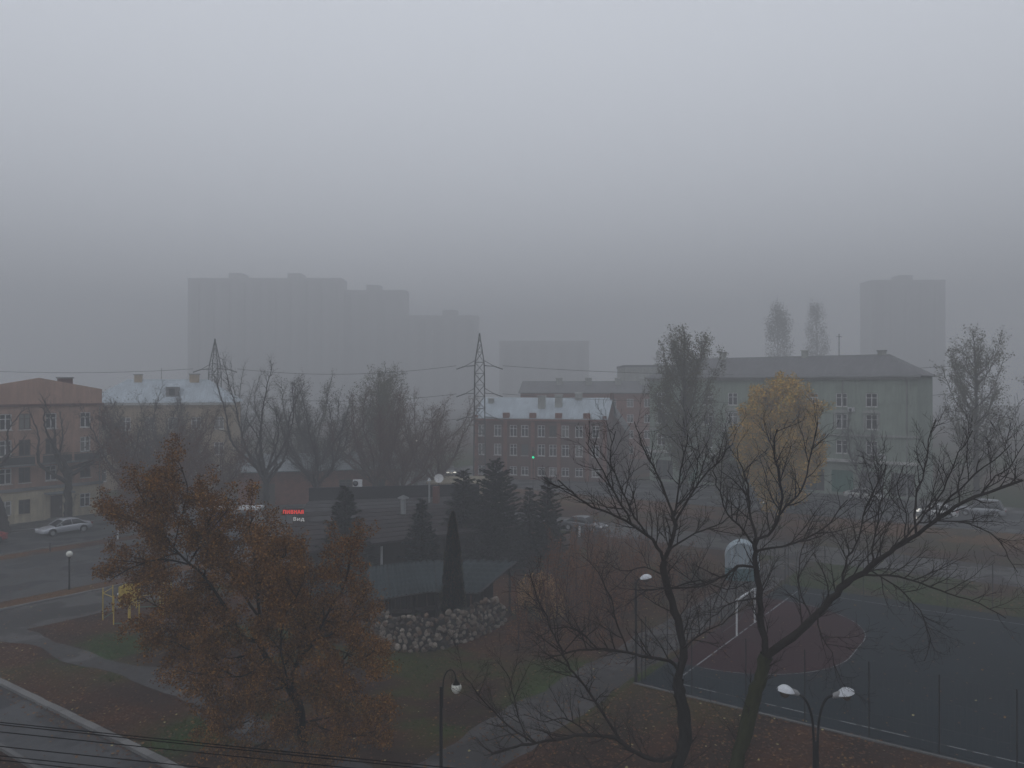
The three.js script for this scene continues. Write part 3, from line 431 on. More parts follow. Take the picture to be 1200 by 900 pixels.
{ // curved open pavilion with a metal tile roof
  const F = [[-31.69, 30.73], [-31.17, 32.58], [-30.38, 34.24], [-29.16, 35.11], [-27.82, 35.82]], B = [[-34.84, 33.77], [-34.33, 35.48], [-33.54, 36.78], [-31.33, 38.85], [-28.41, 40.43]], o = [-31.3, 35.6];
  const g = thing('pavilion', 'open curved pavilion with a dark teal metal tile roof behind the stone wall', 'pavilion', o[0], o[1]), cv = (P, y) => new THREE.CatmullRomCurve3(P.map(([a, b]) => V(a - o[0], y, -(b - o[1])))), cf = cv(F, 2.25), cb = cv(B, 3.15), NU = 110, NV = 28, p = [], id = [], u = [];
  for (let j = 0; j <= NV; j++) for (let i = 0; i <= NU; i++) { const q = V().lerpVectors(cf.getPoint(i / NU), cb.getPoint(i / NU), j / NV); const row = (j * 7 / NV) % 1; q.y += .05 * Math.cos(i * Math.PI * 2 / 4) - .09 * row; p.push(q.x, q.y, q.z); u.push(q.x, q.z); }
  for (let j = 0; j < NV; j++) for (let i = 0; i < NU; i++) { const a = j * (NU + 1) + i; id.push(a, a + 1, a + NU + 2, a, a + NU + 2, a + NU + 1); }
  const rg = new THREE.BufferGeometry(); rg.setAttribute('position', new THREE.Float32BufferAttribute(p, 3)); rg.setAttribute('uv', new THREE.Float32BufferAttribute(u, 2)); rg.setIndex(id); rg.computeVertexNormals();
  const mR = M.roofTeal.clone(); mR.side = THREE.DoubleSide; const roof = obj('roof', rg, mR, g);
  const e0 = cf.getPoint(1), e1 = cb.getPoint(1); new MB().bar([e0.x, e0.y, e0.z], [e1.x, e1.y, e1.z], .07, 6).mesh('verge', M.roofSlate, roof);
  new MB().tube(Array.from({ length: 25 }, (_, i) => cf.getPoint(i / 24).setY(2.17)), .06, 5).mesh('eaves_beam', M.darkWood, g); new MB().tube(Array.from({ length: 25 }, (_, i) => cb.getPoint(i / 24).setY(3.06)), .06, 5).mesh('eaves_beam', M.darkWood, g);
  for (const t of [.02, .2, .4, .6, .8, .98]) { const a = cf.getPoint(t), b = cb.getPoint(t), q = V().lerpVectors(a, b, .15), w = V().lerpVectors(a, b, .92); new MB().bar([q.x, 0, q.z], [q.x, 2.25, q.z], .08, 6).mesh('post', M.darkWood, g); new MB().bar([w.x, 0, w.z], [w.x, 3.0, w.z], .08, 6).mesh('post', M.darkWood, g); new MB().bar([a.x, 2.15, a.z], [b.x, 3.03, b.z], .05, 5).mesh('rafter', M.darkWood, g); }
  const bw = new MB(); for (let i = 0; i < 16; i++) { const a = V().lerpVectors(cf.getPoint(i / 16 * .9), cb.getPoint(i / 16 * .9), .95), b = V().lerpVectors(cf.getPoint((i + .9) / 16 * .9), cb.getPoint((i + .9) / 16 * .9), .95); bw.quad(V(a.x, 0, a.z), V(b.x, 0, b.z), V(b.x, 2.4, b.z), V(a.x, 2.4, a.z)); } const wm = M.darkWood.clone(); wm.side = THREE.DoubleSide; bw.mesh('rear_boarding', wm, g);
  for (const t of [.3, .55, .85]) { const a = V().lerpVectors(cf.getPoint(t), cb.getPoint(t), .5); const tb = new MB().box(a.x, .74, a.z, 1.6, .06, .8, t * 2).mesh('table', M.wood, g); new MB().box(a.x, .36, a.z, .9, .72, .1, t * 2).mesh('trestle', M.darkWood, tb); }
}
{ // rubble wall, stone by stone
  seed(17);
  const P = [[-32.4, 31.9], [-31.25, 31.35], [-29.21, 30.9], [-27.95, 32.0], [-27.5, 33.84], [-27.43, 35.61], [-27.79, 38.17]], o = [-28.6, 33.2], hs = [1.5, 1.66, 1.95, 1.75, 1.9, 2.0, 1.15];
  const g = thing('stone_wall', 'curved dry wall of pale rubble stones in front of the teal roofed pavilion', 'wall', o[0], o[1]);
  const c = new THREE.CatmullRomCurve3(P.map(([a, b]) => V(a - o[0], 0, -(b - o[1])))), L = c.getLength(), hAt = (t) => { const k = t * (hs.length - 1), i = Math.min(hs.length - 2, k | 0); return hs[i] + (hs[i + 1] - hs[i]) * (k - i); };
  const core = new MB(), n = 30; for (let i = 0; i < n; i++) { const a = c.getPointAt(i / n), b = c.getPointAt((i + 1) / n), ta = c.getTangentAt(i / n), tb = c.getTangentAt((i + 1) / n), na = V(-ta.z, 0, ta.x), nb = V(-tb.z, 0, tb.x), w = .12, ha = hAt(i / n) - .15, hb = hAt((i + 1) / n) - .15; const q = (v, m, s, y) => V(v.x + m.x * s * w, y, v.z + m.z * s * w); core.quad(q(a, na, 1, 0), q(b, nb, 1, 0), q(b, nb, 1, hb), q(a, na, 1, ha)); core.quad(q(b, nb, -1, 0), q(a, na, -1, 0), q(a, na, -1, ha), q(b, nb, -1, hb)); core.quad(q(a, na, 1, ha), q(b, nb, 1, hb), q(b, nb, -1, hb), q(a, na, -1, ha)); } const cm = M.mortar.clone(); cm.side = THREE.DoubleSide; core.mesh('core', cm, g);
  const vars = []; for (let k = 0; k < 8; k++) { const s = new THREE.DodecahedronGeometry(1, 0), q = s.attributes.position, off = {}; for (let i = 0; i < q.count; i++) { const key = [q.getX(i), q.getY(i), q.getZ(i)].map((v) => v.toFixed(2)).join(); const f = off[key] ||= [rr(.72, 1.15), rr(.72, 1.15), rr(.72, 1.15)]; q.setXYZ(i, q.getX(i) * f[0], q.getY(i) * f[1], q.getZ(i) * f[2]); } s.computeVertexNormals(); vars.push(s); }
  const tone = [[.14, .115, .092], [.18, .15, .122], [.085, .066, .052], [.24, .205, .17], [.05, .039, .032], [.12, .082, .06]].map((t) => mat(...t, { map: grainTex }));
  // stones tipped in at random, big ones near the top and foot, the face leaning back a little
  const cells = []; for (let j = 0; j < 10; j++) for (let i = 0; i < 34; i++) cells.push([(i + .5 + .5 * (j % 2) + rr(-.42, .42)) / 34.6, (j + .35 + rr(-.42, .42)) / 9.6]);
  let count = 0;
  for (const [t, v] of cells) { if (t > 1 || count > 297) continue; const y = Math.max(.05, v * 2.1), lim = hAt(t) + .12 * Math.sin(t * 37) + rr(-.06, .12); if (y > lim) continue; count++;
    const r = rr(.105, .15) + (rnd() < .18 ? rr(.03, .07) : 0), a = c.getPointAt(t), ta = c.getTangentAt(t), off = .15 - .07 * y / 1.9 + rr(-.04, .06), m = obj('stone', vars[(rnd() * 8) | 0], tone[(rnd() * 6) | 0], g); m.position.set(a.x - ta.z * off, y, a.z + ta.x * off); m.scale.set(r * rr(1.0, 1.4), r * rr(.75, 1.1), r * rr(.9, 1.2)); m.rotation.set(rr(-3, 3), rr(-3, 3), rr(-.6, .6)); }
}
// ---------------------------------------------------------------- pylons and lines
function pylon(label, a, b, turn, H, base) {
  const g = thing('lattice_pylon', label, 'pylon', a, b, turn, 'steel pylons in the fog');
  const half = (y) => y < H * .8 ? base / 2 * (1 - .2 * y / (H * .8)) : base / 2 * .8 * Math.max(.07, 1 - (y - H * .8) / (H * .2)), nodes = [];
  for (let i = 0, y = 0; y < H; i++) { nodes.push(y); y += Math.max(1.0, half(y) * 2.3); } nodes.push(H);
  const cn = [[-1, -1], [1, -1], [1, 1], [-1, 1]];
  for (const [sx, sz] of cn) new MB().tube(nodes.map((y) => V(sx * half(y), y, sz * half(y))), .06, 4).mesh('leg', M.steel, g);
  const br = new MB(); for (let i = 0; i < nodes.length - 1; i++) for (let f = 0; f < 4; f++) { const [x0, z0] = cn[f], [x1, z1] = cn[(f + 1) % 4], y0 = nodes[i], y1 = nodes[i + 1], h0 = half(y0), h1 = half(y1); br.bar([x0 * h0, y0, z0 * h0], [x1 * h1, y1, z1 * h1], .024, 4); br.bar([x1 * h0, y0, z1 * h0], [x0 * h1, y1, z0 * h1], .024, 4); br.bar([x0 * h1, y1, z0 * h1], [x1 * h1, y1, z1 * h1], .03, 4); } br.mesh('bracing', M.steel, g);
  for (const y of [H * .79, H * .61, H * .455]) { const L = 2.1, arm = new MB(); for (const s of [-1, 1]) { for (const z of [-1, 1]) arm.bar([s * half(y), y, z * half(y)], [s * L, y - .1, 0], .05, 4); arm.bar([s * half(y), y + .7, 0], [s * L, y - .1, 0], .04, 4); } const A = arm.mesh('crossarm', M.steel, g); for (const s of [-1, 1]) { const ins = []; const rad = []; for (let k = 0; k <= 12; k++) { ins.push(V(s * (L + k * .1), y - .1 - k * .035, 0)); rad.push(k % 2 ? .1 : .045); } new MB().tube(ins, rad, 6).mesh('insulator', M.steel, A); } }
  return g;
}
pylon('steel lattice pylon rising in front of the red brick house', -68.72, 88.61, YAW, 21.8, 1.7);
pylon('steel lattice pylon above the bare trees beside the tan house', -104.7, 70.37, YAW, 21.4, 1.7);
{
  const cable = (name, label, p, q, sag, r, group) => { const pts = []; for (let i = 0; i <= 24; i++) { const t = i / 24; pts.push(V(p[0] + (q[0] - p[0]) * t, p[2] + (q[2] - p[2]) * t - sag * 4 * t * (1 - t), -(p[1] + (q[1] - p[1]) * t))); } const o = new MB().tube(pts, r, 5).mesh(name, M.cable); return tag(o, label, 'cable', group); };
  const cx = Math.cos(YAW) , cb = Math.sin(YAW), end = (a, b, s) => [a + s * 3.3 * cx, b + s * 3.3 * cb];
  for (const [y, yl] of [[17.2, 16.9], [13.2, 13.0], [9.6, 9.4]]) {
    cable('power_line', 'power line strung between the two lattice pylons', [...end(-68.72, 88.61, -1), y], [...end(-104.7, 70.37, 1), yl], 1.0, .028, 'lines between the pylons');
    cable('power_line', 'power line leaving the pylon by the red brick house towards the green block', [...end(-68.72, 88.61, 1), y], [-10, 131, y + .4], 1.4, .028, 'lines towards the green block');
    cable('power_line', 'power line leaving the pylon by the tan house away from the avenue', [...end(-104.7, 70.37, -1), yl], [-150, 42, yl + 1], 1.0, .028, 'lines beyond the tan house');
  }
  // service cables strung low along the facade, seen from the balcony above
  [[9.2, 11.4, 8.02], [9.12, 11.6, 7.98], [8.97, 11.2, 7.8], [8.88, 11.8, 7.72], [8.74, 11.3, 7.5], [8.62, 11.6, 7.44]].forEach(([y0, d, y1], i) => {
    const P = (X, D) => [.815 * X - .58 * D, .58 * X + .815 * D], p = P(-16, d + .6), q = P(5, d + .6);
    cable('service_cable', 'thin black cable hanging low over the near driveway', [...p, y0 + .6], [...q, y1 - .4], .06, .0075, 'cables over the driveway');
  });
}
// ---------------------------------------------------------------- vehicles
function car(name, label, a, b, turn, paint, o = {}) {
  const g = thing(name, label, 'car', a, b, turn), Lh = (o.len || 4.5) / 2, Wd = (o.wid || 1.76) / 2, roofY = o.h || 1.43, suv = o.suv;
  // body: cross-sections along the length, then greenhouse; front is +x
  const belt = suv ? [[-1, .78], [-.97, .98], [-.8, 1.02], [-.35, 1.0], [.2, .98], [.45, .97], [.8, .88], [.95, .74], [1, .6]] : [[-1, .66], [-.97, .92], [-.78, .96], [-.45, .95], [0, .92], [.32, .9], [.7, .8], [.93, .66], [1, .5]];
  const at = (tb, x) => { for (let i = 0; i < tb.length - 1; i++) if (x <= tb[i + 1][0]) { const t = (x - tb[i][0]) / (tb[i + 1][0] - tb[i][0]); return tb[i][1] + (tb[i + 1][1] - tb[i][1]) * t; } return tb[tb.length - 1][1]; };
  const loft = (xs, ring) => { const p = [], id = []; const R = ring(xs[0]).length; xs.forEach((x) => ring(x).forEach(([y, z]) => p.push(x * Lh, y, z))); for (let i = 0; i < xs.length - 1; i++) for (let k = 0; k < R; k++) { const a = i * R + k, b = i * R + (k + 1) % R, c = a + R, d = b + R; id.push(a, b, d, a, d, c); } for (const e of [0, xs.length - 1]) for (let k = 1; k < R - 1; k++) e ? id.push(e * R, e * R + k, e * R + k + 1) : id.push(0, k + 1, k); const q = new THREE.BufferGeometry(); q.setAttribute('position', new THREE.Float32BufferAttribute(p, 3)); q.setIndex(id); q.setAttribute('uv', new THREE.Float32BufferAttribute(new Float32Array(p.length / 3 * 2), 2)); q.computeVertexNormals(); return q; };
  const xs = []; for (let i = 0; i <= 26; i++) xs.push(-1 + i / 13);
  const bodyRing = (x) => { const e = 1 - .16 * Math.pow(Math.abs(x), 5) - .06 * x * x, w = Wd * e, y1 = at(belt, x), y0 = .26 + .06 * Math.pow(Math.abs(x), 6), o2 = []; const pr = [[0, .9], [.12, .97], [.45, 1], [.75, .985], [.93, .9], [1, .7]]; for (const [t, k] of pr) o2.push([y0 + (y1 - y0) * t, w * k]); o2.push([y1 + .02, 0]); for (const [t, k] of [...pr].reverse()) o2.push([y0 + (y1 - y0) * t, -w * k]); return o2; };
  obj('body', loft(xs, bodyRing), paint, g);
  const roof = suv ? [[-.93, .9], [-.86, 1.3], [-.7, roofY], [0, roofY + .03], [.14, roofY - .02], [.45, .95]] : [[-.8, .9], [-.62, 1.12], [-.38, roofY - .03], [0, roofY], [.12, roofY - .03], [.5, .86]];
  const cabX = []; for (let i = 0; i <= 16; i++) cabX.push(roof[0][0] + (roof[roof.length - 1][0] - roof[0][0]) * i / 16);
  const cabRing = (k) => (x) => { const y1 = at(roof, x) - k, y0 = Math.min(y1 - .005, .86), w = Wd * .9, wt = Wd * .9 - (y1 - y0) * .36; return [[y0, w], [y0 + (y1 - y0) * .5, (w + wt) / 2], [y0 + (y1 - y0) * .9, wt], [y1, wt * .8], [y1 + .015, 0], [y1, -wt * .8], [y0 + (y1 - y0) * .9, -wt], [y0 + (y1 - y0) * .5, -(w + wt) / 2], [y0, -w]]; };
  obj('cabin_glass', loft(cabX, cabRing(.03)), M.glass, g);
  const rf = new MB(); const rx = cabX.filter((x) => at(roof, x) > roofY - .16); for (let i = 0; i < rx.length - 1; i++) { const A = cabRing(0)(rx[i]), B = cabRing(0)(rx[i + 1]); for (let k = 2; k < 6; k++) rf.quad(V(rx[i] * Lh, A[k][0] + .012, A[k][1]), V(rx[i + 1] * Lh, B[k][0] + .012, B[k][1]), V(rx[i + 1] * Lh, B[k + 1][0] + .012, B[k + 1][1]), V(rx[i] * Lh, A[k + 1][0] + .012, A[k + 1][1])); } rf.mesh('roof', paint, g);
  for (const s of [-1, 1]) { const w = Wd * .9, pl = new MB(); const pil = (x0, x1) => pl.bar([x0 * Lh, .9, s * (w - .01)], [x1 * Lh, roofY - .06, s * (w - (roofY - .92) * .36 + .005)], .03, 4); pil(suv ? .42 : .46, .12); pil(-.16, -.14); pil(suv ? -.9 : -.72, suv ? -.72 : -.4); pl.mesh('pillar', paint, g); }
  const wheelGeo = cached('tyre', () => { const t = new THREE.CylinderGeometry(.315, .315, .2, 20); t.rotateX(Math.PI / 2); return t; }), rimGeo = cached('rim', () => { const t = new THREE.CylinderGeometry(.2, .2, .21, 12); t.rotateX(Math.PI / 2); return t; });
  for (const x of [-.6, .62]) for (const s of [-1, 1]) { const w = obj('wheel', wheelGeo, M.rubber, g); w.position.set(x * Lh, .315, s * (Wd - .1)); obj('rim', rimGeo, M.galv, w); new MB().tube([V(x * Lh, .36, s * (Wd - .05)), V(x * Lh, .36, s * (Wd + .004))], .37, 18).mesh('wheel_arch', M.rubber, g); }
  for (const s of [-1, 1]) { const on = o.lights; new MB().box(Lh * .93, .62, s * Wd * .62, .22, .13, .36, s * .35).mesh('headlight', on ? new THREE.MeshPhysicalMaterial({ color: C(.8, .8, .75), emissive: C(1, .95, .85), emissiveIntensity: 2.2 }) : M.lampShell, g); new MB().box(-Lh * .965, .8, s * Wd * .66, .1, .15, .36, -s * .2).mesh('tail_light', mat(.2, .01, .01, { roughness: .3 }), g); new MB().box(Lh * .3, .97, s * (Wd + .04), .12, .12, .2).mesh('mirror', paint, g); }
  if (o.lights) { const l = new THREE.PointLight(0xfff0dd, 3); l.position.set(Lh + .15, .62, 0); l.castShadow = true; g.add(l); }
  new MB().box(Lh * .985, .42, 0, .06, .14, 1.1).mesh('grille', M.rubber, g);
  return g;
}
const paint = (r, g, b) => new THREE.MeshPhysicalMaterial({ color: C(r, g, b), roughness: .35, metalness: .25, clearcoat: .6, clearcoatRoughness: .15 });
seed(18);
car('parked_car', 'silver sedan parked at the side street before the yellow ground floor', -79.4, 37.0, -Math.PI / 2, paint(.42, .44, .48), { len: 4.7, wid: 1.82 });
car('parked_car', 'red car parked at the side street further from the entrance canopy', -79.6, 29.6, -Math.PI / 2, paint(.3, .015, .015));
car('moving_car', 'small white car with headlights on driving on the avenue', -12, 96.5, Math.PI, paint(.6, .6, .6), { len: 3.9, lights: true });
car('moving_van', 'grey high roofed car driving on the far lane of the avenue', -8.2, 100.4, Math.PI, paint(.22, .23, .25), { suv: true, h: 1.85, len: 4.7 });
car('parked_car', 'white car parked before the shop windows of the green block', -21.5, 106.6, 0, paint(.5, .5, .48));
car('parked_car', 'dark grey car parked on the service road beside the clipped orange bush', -39.2, 67.4, 0, paint(.06, .065, .075));
car('moving_car', 'dark car with headlights on crossing near the tall yellow tree', -27.5, 93.2, Math.PI, paint(.05, .05, .055), { lights: true });
car('moving_car', 'black car with headlights on waiting at the crossroads behind the workshop', -82, 98, YAW - 1.4, paint(.03, .03, .03), { lights: true });
// ---------------------------------------------------------------- lamps
function lampHead(parent, x, y, s, L = .85) { // flat street lantern pointing along s
  const h = new THREE.Group(); const sh = []; const n = 10; const p = [], id = []; for (let i = 0; i <= n; i++) { const t = i / n, w = .19 * Math.pow(Math.sin(Math.PI * (.1 + .86 * t)), .6), hh = .2 * Math.pow(Math.sin(Math.PI * (.06 + .82 * t)), .8); for (let k = 0; k <= 8; k++) { const a = k / 8 * Math.PI; p.push(s * t * L, hh * Math.sin(a), w * Math.cos(a)); } } for (let i = 0; i < n; i++) for (let k = 0; k < 8; k++) { const a = i * 9 + k, b = a + 1, c = a + 9, d = c + 1; s > 0 ? id.push(a, b, d, a, d, c) : id.push(a, d, b, a, c, d); }
  const g = new THREE.BufferGeometry(); g.setAttribute('position', new THREE.Float32BufferAttribute(p, 3)); g.setAttribute('uv', new THREE.Float32BufferAttribute(p.flatMap((v, i) => i % 3 === 1 ? [] : [v]), 2)); g.setIndex(id); g.computeVertexNormals(); const m = M.lampShell.clone(); m.side = THREE.DoubleSide;
  const shell = obj('lamp_head', g, m, parent); shell.position.set(x, y, 0); shell.rotation.z = s * .16;
  const bowl = new MB(), N = 10; bowl.tube(Array.from({ length: N + 1 }, (_, i) => V(s * (.22 + .58 * i / N) * L, -.02 - .05 * Math.sin(Math.PI * i / N), 0)), Array.from({ length: N + 1 }, (_, i) => .02 + .11 * Math.sin(Math.PI * i / N)), 10).mesh('diffuser', M.lampUnder, shell);
}
{ // double lamp on the lawn by the court
  const g = thing('street_lamp', 'black twin armed street lamp with two white heads by the court', 'street lamp', -6.32, 24.6, YAW, undefined);
  new MB().tube([V(0, 0, 0), V(0, .1, 0), V(0, .5, 0), V(0, 3.4, 0)], [.12, .1, .075, .06], 10).mesh('pole', M.blackMetal, g); new MB().tube([V(0, 0, 0), V(0, .06, 0)], .2, 12).mesh('base_plate', M.blackMetal, g);
  for (const [s, yy] of [[-1, 4.98], [1, 4.9]]) { const c = new THREE.CatmullRomCurve3([V(s * .05, 2.5, s * .02), V(s * .06, 3.5, 0), V(s * .14, 4.25, 0), V(s * .34, 4.7, 0), V(s * .62, yy - .1, 0)]); new MB().tube(c.getPoints(18), .04, 8).mesh('arm', M.blackMetal, g); lampHead(g, s * .66, yy - .12, s, .5); new MB().tube([V(s * .5, yy - .17, 0), V(s * .58, yy - .12, 0), V(s * .74, yy - .08, 0)], [.045, .085, .1], 10).mesh('gear_housing', M.trimGrey, g); }
}
{ // single lamp by the alley
  const g = thing('street_lamp', 'slim black street lamp with one white head beside the alley', 'street lamp', -16.95, 33.98, YAW); new MB().tube([V(0, 0, 0), V(0, .4, 0), V(0, 4.6, 0)], [.09, .07, .05], 8).mesh('pole', M.blackMetal, g); const c = new THREE.CatmullRomCurve3([V(0, 4.5, 0), V(.02, 4.75, 0), V(.12, 4.9, 0), V(.25, 4.93, 0)]); new MB().tube(c.getPoints(8), .035, 6).mesh('arm', M.blackMetal, g); lampHead(g, .2, 4.92, 1, .55);
}
{ // gooseneck lantern
  const g = thing('street_lamp', 'black gooseneck lamp with a hanging white globe near the trodden path', 'street lamp', -16.33, 19.07, YAW); new MB().tube([V(0, 0, 0), V(0, .5, 0), V(0, 4.55, 0)], [.085, .06, .05], 10).mesh('pole', M.blackMetal, g);
  const c = new THREE.CatmullRomCurve3([V(.05, 3.9, 0), V(.06, 4.5, 0), V(.1, 4.85, 0), V(.22, 5.05, 0), V(.34, 5.08, 0), V(.43, 4.98, 0), V(.47, 4.78, 0)]); new MB().tube(c.getPoints(24), .022, 8).mesh('neck', M.blackMetal, g);
  new MB().tube([V(.47, 4.8, 0), V(.48, 4.7, 0), V(.485, 4.62, 0)], [.035, .07, .13], 12).mesh('cap', M.blackMetal, g); const pr = [[.0, 4.33], [.07, 4.345], [.13, 4.41], [.165, 4.5], [.16, 4.58], [.135, 4.63]].map(([r, y]) => new THREE.Vector2(r, y)); const sh = obj('globe', new THREE.LatheGeometry(pr, 20), M.lampGlass, g); sh.position.x = .485;
}
{ // globe lamp by the parking lot
  const g = thing('street_lamp', 'short black post lamp with a round white globe by the parking lot', 'street lamp', -57.0, 26.9, 0); new MB().tube([V(0, 0, 0), V(0, .4, 0), V(0, 2.2, 0)], [.08, .055, .05], 8).mesh('pole', M.blackMetal, g); new MB().tube([V(0, 2.2, 0), V(0, 2.27, 0)], .1, 10).mesh('collar', M.blackMetal, g); const s = obj('globe', new THREE.SphereGeometry(.21, 18, 12), M.lampGlass, g); s.position.y = 2.46;
}
// ---------------------------------------------------------------- court fence and goal
{
  const fence = (label, pts, group) => {
    const g = thing('court_fence', label, 'fence', pts[0][0], pts[0][1]); const [ox, ob] = pts[0], post = cached('fpost', () => new MB().tube([V(0, 0, 0), V(0, 3.05, 0)], .028, 8).geo());
    for (const [a, b] of pts) { const p = obj('post', post, M.blackMetal, g); p.position.set(a - ox, 0, -(b - ob)); }
    const wire = new MB(); for (let i = 0; i < pts.length - 1; i++) { const [a, b] = pts[i], [A, B] = pts[i + 1]; for (const y of [.08, 1.0, 2.0, 2.98]) wire.bar([a - ox, y, -(b - ob)], [A - ox, y, -(B - ob)], .006, 3); for (let t = .04; t < 1; t += .08) wire.bar([a - ox + (A - a) * t, .08, -(b - ob + (B - b) * t)], [a - ox + (A - a) * t, 2.98, -(b - ob + (B - b) * t)], .0022, 3); } wire.mesh('wire_mesh', M.steel, g);
  };
  const row = (n, f) => Array.from({ length: n }, (_, i) => f(i));
  fence('fence of dark posts along the court side nearest the lawn', row(15, (i) => [-16.7 + i * 2.5, 34.1])); fence('fence of dark posts behind the goal along the alley', row(10, (i) => [-16.75, 34.6 + i * 2.5])); fence('fence of dark posts along the court side before the grass verge', row(15, (i) => [-16.6 + i * 2.5, 57.35]));
  const g = thing('football_goal', 'white football goal frame on the red goal area', 'goal', -15.5, 45.2); for (const s of [-1, 1]) { new MB().box(0, 1.0, s * 1.54, .08, 2.0, .08).mesh('goal_post', M.whitePaint, g); new MB().bar([-.04, 1.98, s * 1.54], [-.9, .03, s * 1.54], .018, 6).mesh('stay', M.steel, g); } new MB().box(0, 2.04, 0, .08, .08, 3.16).mesh('crossbar', M.whitePaint, g); new MB().bar([-.9, .03, -1.54], [-.9, .03, 1.54], .018, 6).mesh('ground_bar', M.steel, g);
}
{ // arched shelter at the end of the alley
  const g = thing('arched_shelter', 'small arched shelter of pale blue ribbed panels at the court corner', 'shelter', -19.6, 56.4, YAW - .25), w = 1.2, arc = (r, n = 16) => Array.from({ length: n + 1 }, (_, i) => [-Math.cos(i / n * Math.PI) * r, 1.45 + Math.sin(i / n * Math.PI) * r * 1.05]);
  const s = new THREE.Shape(); s.moveTo(-w, .9); arc(w).forEach(([x, y]) => s.lineTo(x, y)); s.lineTo(w, .9); s.closePath(); const eg = new THREE.ExtrudeGeometry(s, { depth: .04, bevelEnabled: false }); obj('end_panel', eg, M.poly, g); const back = obj('end_panel', eg, M.poly, g); back.position.z = -1.8;
  const bar = new MB(), A = arc(w + .02); for (let i = 0; i < A.length - 1; i++) bar.quad(V(A[i][0], A[i][1], .06), V(A[i + 1][0], A[i + 1][1], .06), V(A[i + 1][0], A[i + 1][1], -1.8), V(A[i][0], A[i][1], -1.8)); const pm = M.poly.clone(); pm.side = THREE.DoubleSide; bar.mesh('vault', pm, g);
  for (let i = -4; i <= 4; i++) { const x = i * .28, top = 1.45 + Math.sqrt(Math.max(0, 1 - (x / w) ** 2)) * w * 1.05; new MB().bx(x - .02, x + .02, .9, top, .041, .075).mesh('rib', M.galv, g); }
  new MB().bx(-w, w, 0, .88, -.02, .05).mesh('lower_panel', M.tealPanel, g); new MB().bx(-w, -w + .05, 0, 1.45, -1.8, -.03).mesh('side_panel', M.tealPanel, g); new MB().bx(w - .05, w, 0, 1.45, -1.8, -.03).mesh('side_panel', M.tealPanel, g);
}
{ // yellow exercise frame
  const g = thing('exercise_station', 'yellow outdoor exercise station with a pierced box on its post', 'exercise frame', -46.4, 25.4, YAW);
  new MB().tube([V(0, 0, 0), V(0, 1.5, 0)], .085, 10).mesh('post', M.yellow, g); const cube = new THREE.Shape(); cube.moveTo(-.42, 0); cube.lineTo(.42, 0); cube.lineTo(.42, .85); cube.lineTo(-.42, .85); cube.closePath(); for (const [x, y, r] of [[-.18, .56, .13], [.2, .6, .11], [-.2, .24, .09], [.16, .25, .13], [0, .43, .07]]) { const h = new THREE.Path(); h.absarc(x, y, r, 0, Math.PI * 2, true); cube.holes.push(h); }
  const cg = new THREE.ExtrudeGeometry(cube, { depth: .07, bevelEnabled: true, bevelSize: .015, bevelThickness: .015, bevelSegments: 1, curveSegments: 8 }); for (const [x, z, r] of [[0, .33, 0], [0, -.42, 0], [.38, 0, Math.PI / 2], [-.44, 0, Math.PI / 2]]) { const p = obj('pierced_panel', cg, M.yellow, g); p.position.set(x, 1.25, z); p.rotation.y = r; if (r) p.position.z = .0; }
  for (let i = 0; i < 4; i++) { const a = i * Math.PI / 2 + .5; new MB().bar([Math.cos(a) * .1, 1.0, Math.sin(a) * .1], [Math.cos(a) * .75, .95, Math.sin(a) * .75], .03, 6).mesh('handle', M.yellow, g); }
  for (const s of [-1, 1]) { const k = obj('knob', new THREE.SphereGeometry(.07, 10, 8), M.lampShell, g); k.position.set(s * .62, 1.62, .1); new MB().bar([s * .42, 1.62, .1], [s * .6, 1.62, .1], .02).mesh('axle', M.galv, g); }
}
{ // ring of yellow rails round it
  const g = thing('exercise_ring', 'ring of thin yellow posts and rails around the exercise station', 'climbing frame', -46.9, 26.2, YAW), R = 1.9, N = 8, P = Array.from({ length: N }, (_, i) => [Math.cos(i / N * 6.283 + .3) * R, Math.sin(i / N * 6.283 + .3) * R]);
  P.forEach(([x, z], i) => { new MB().tube([V(x, 0, z), V(x, 1.75 + .2 * (i % 2), z)], .035, 7).mesh('post', M.yellow, g); const [X, Z] = P[(i + 1) % N]; if (i !== 1 && i !== 4) new MB().bar([x, 1.62, z], [X, 1.62, Z], .022, 6).mesh('rail', M.yellow, g); if (i % 2) new MB().bar([x, .08, z], [X, .08, Z], .02, 6).mesh('floor_rail', M.greenPanel, g); });
}
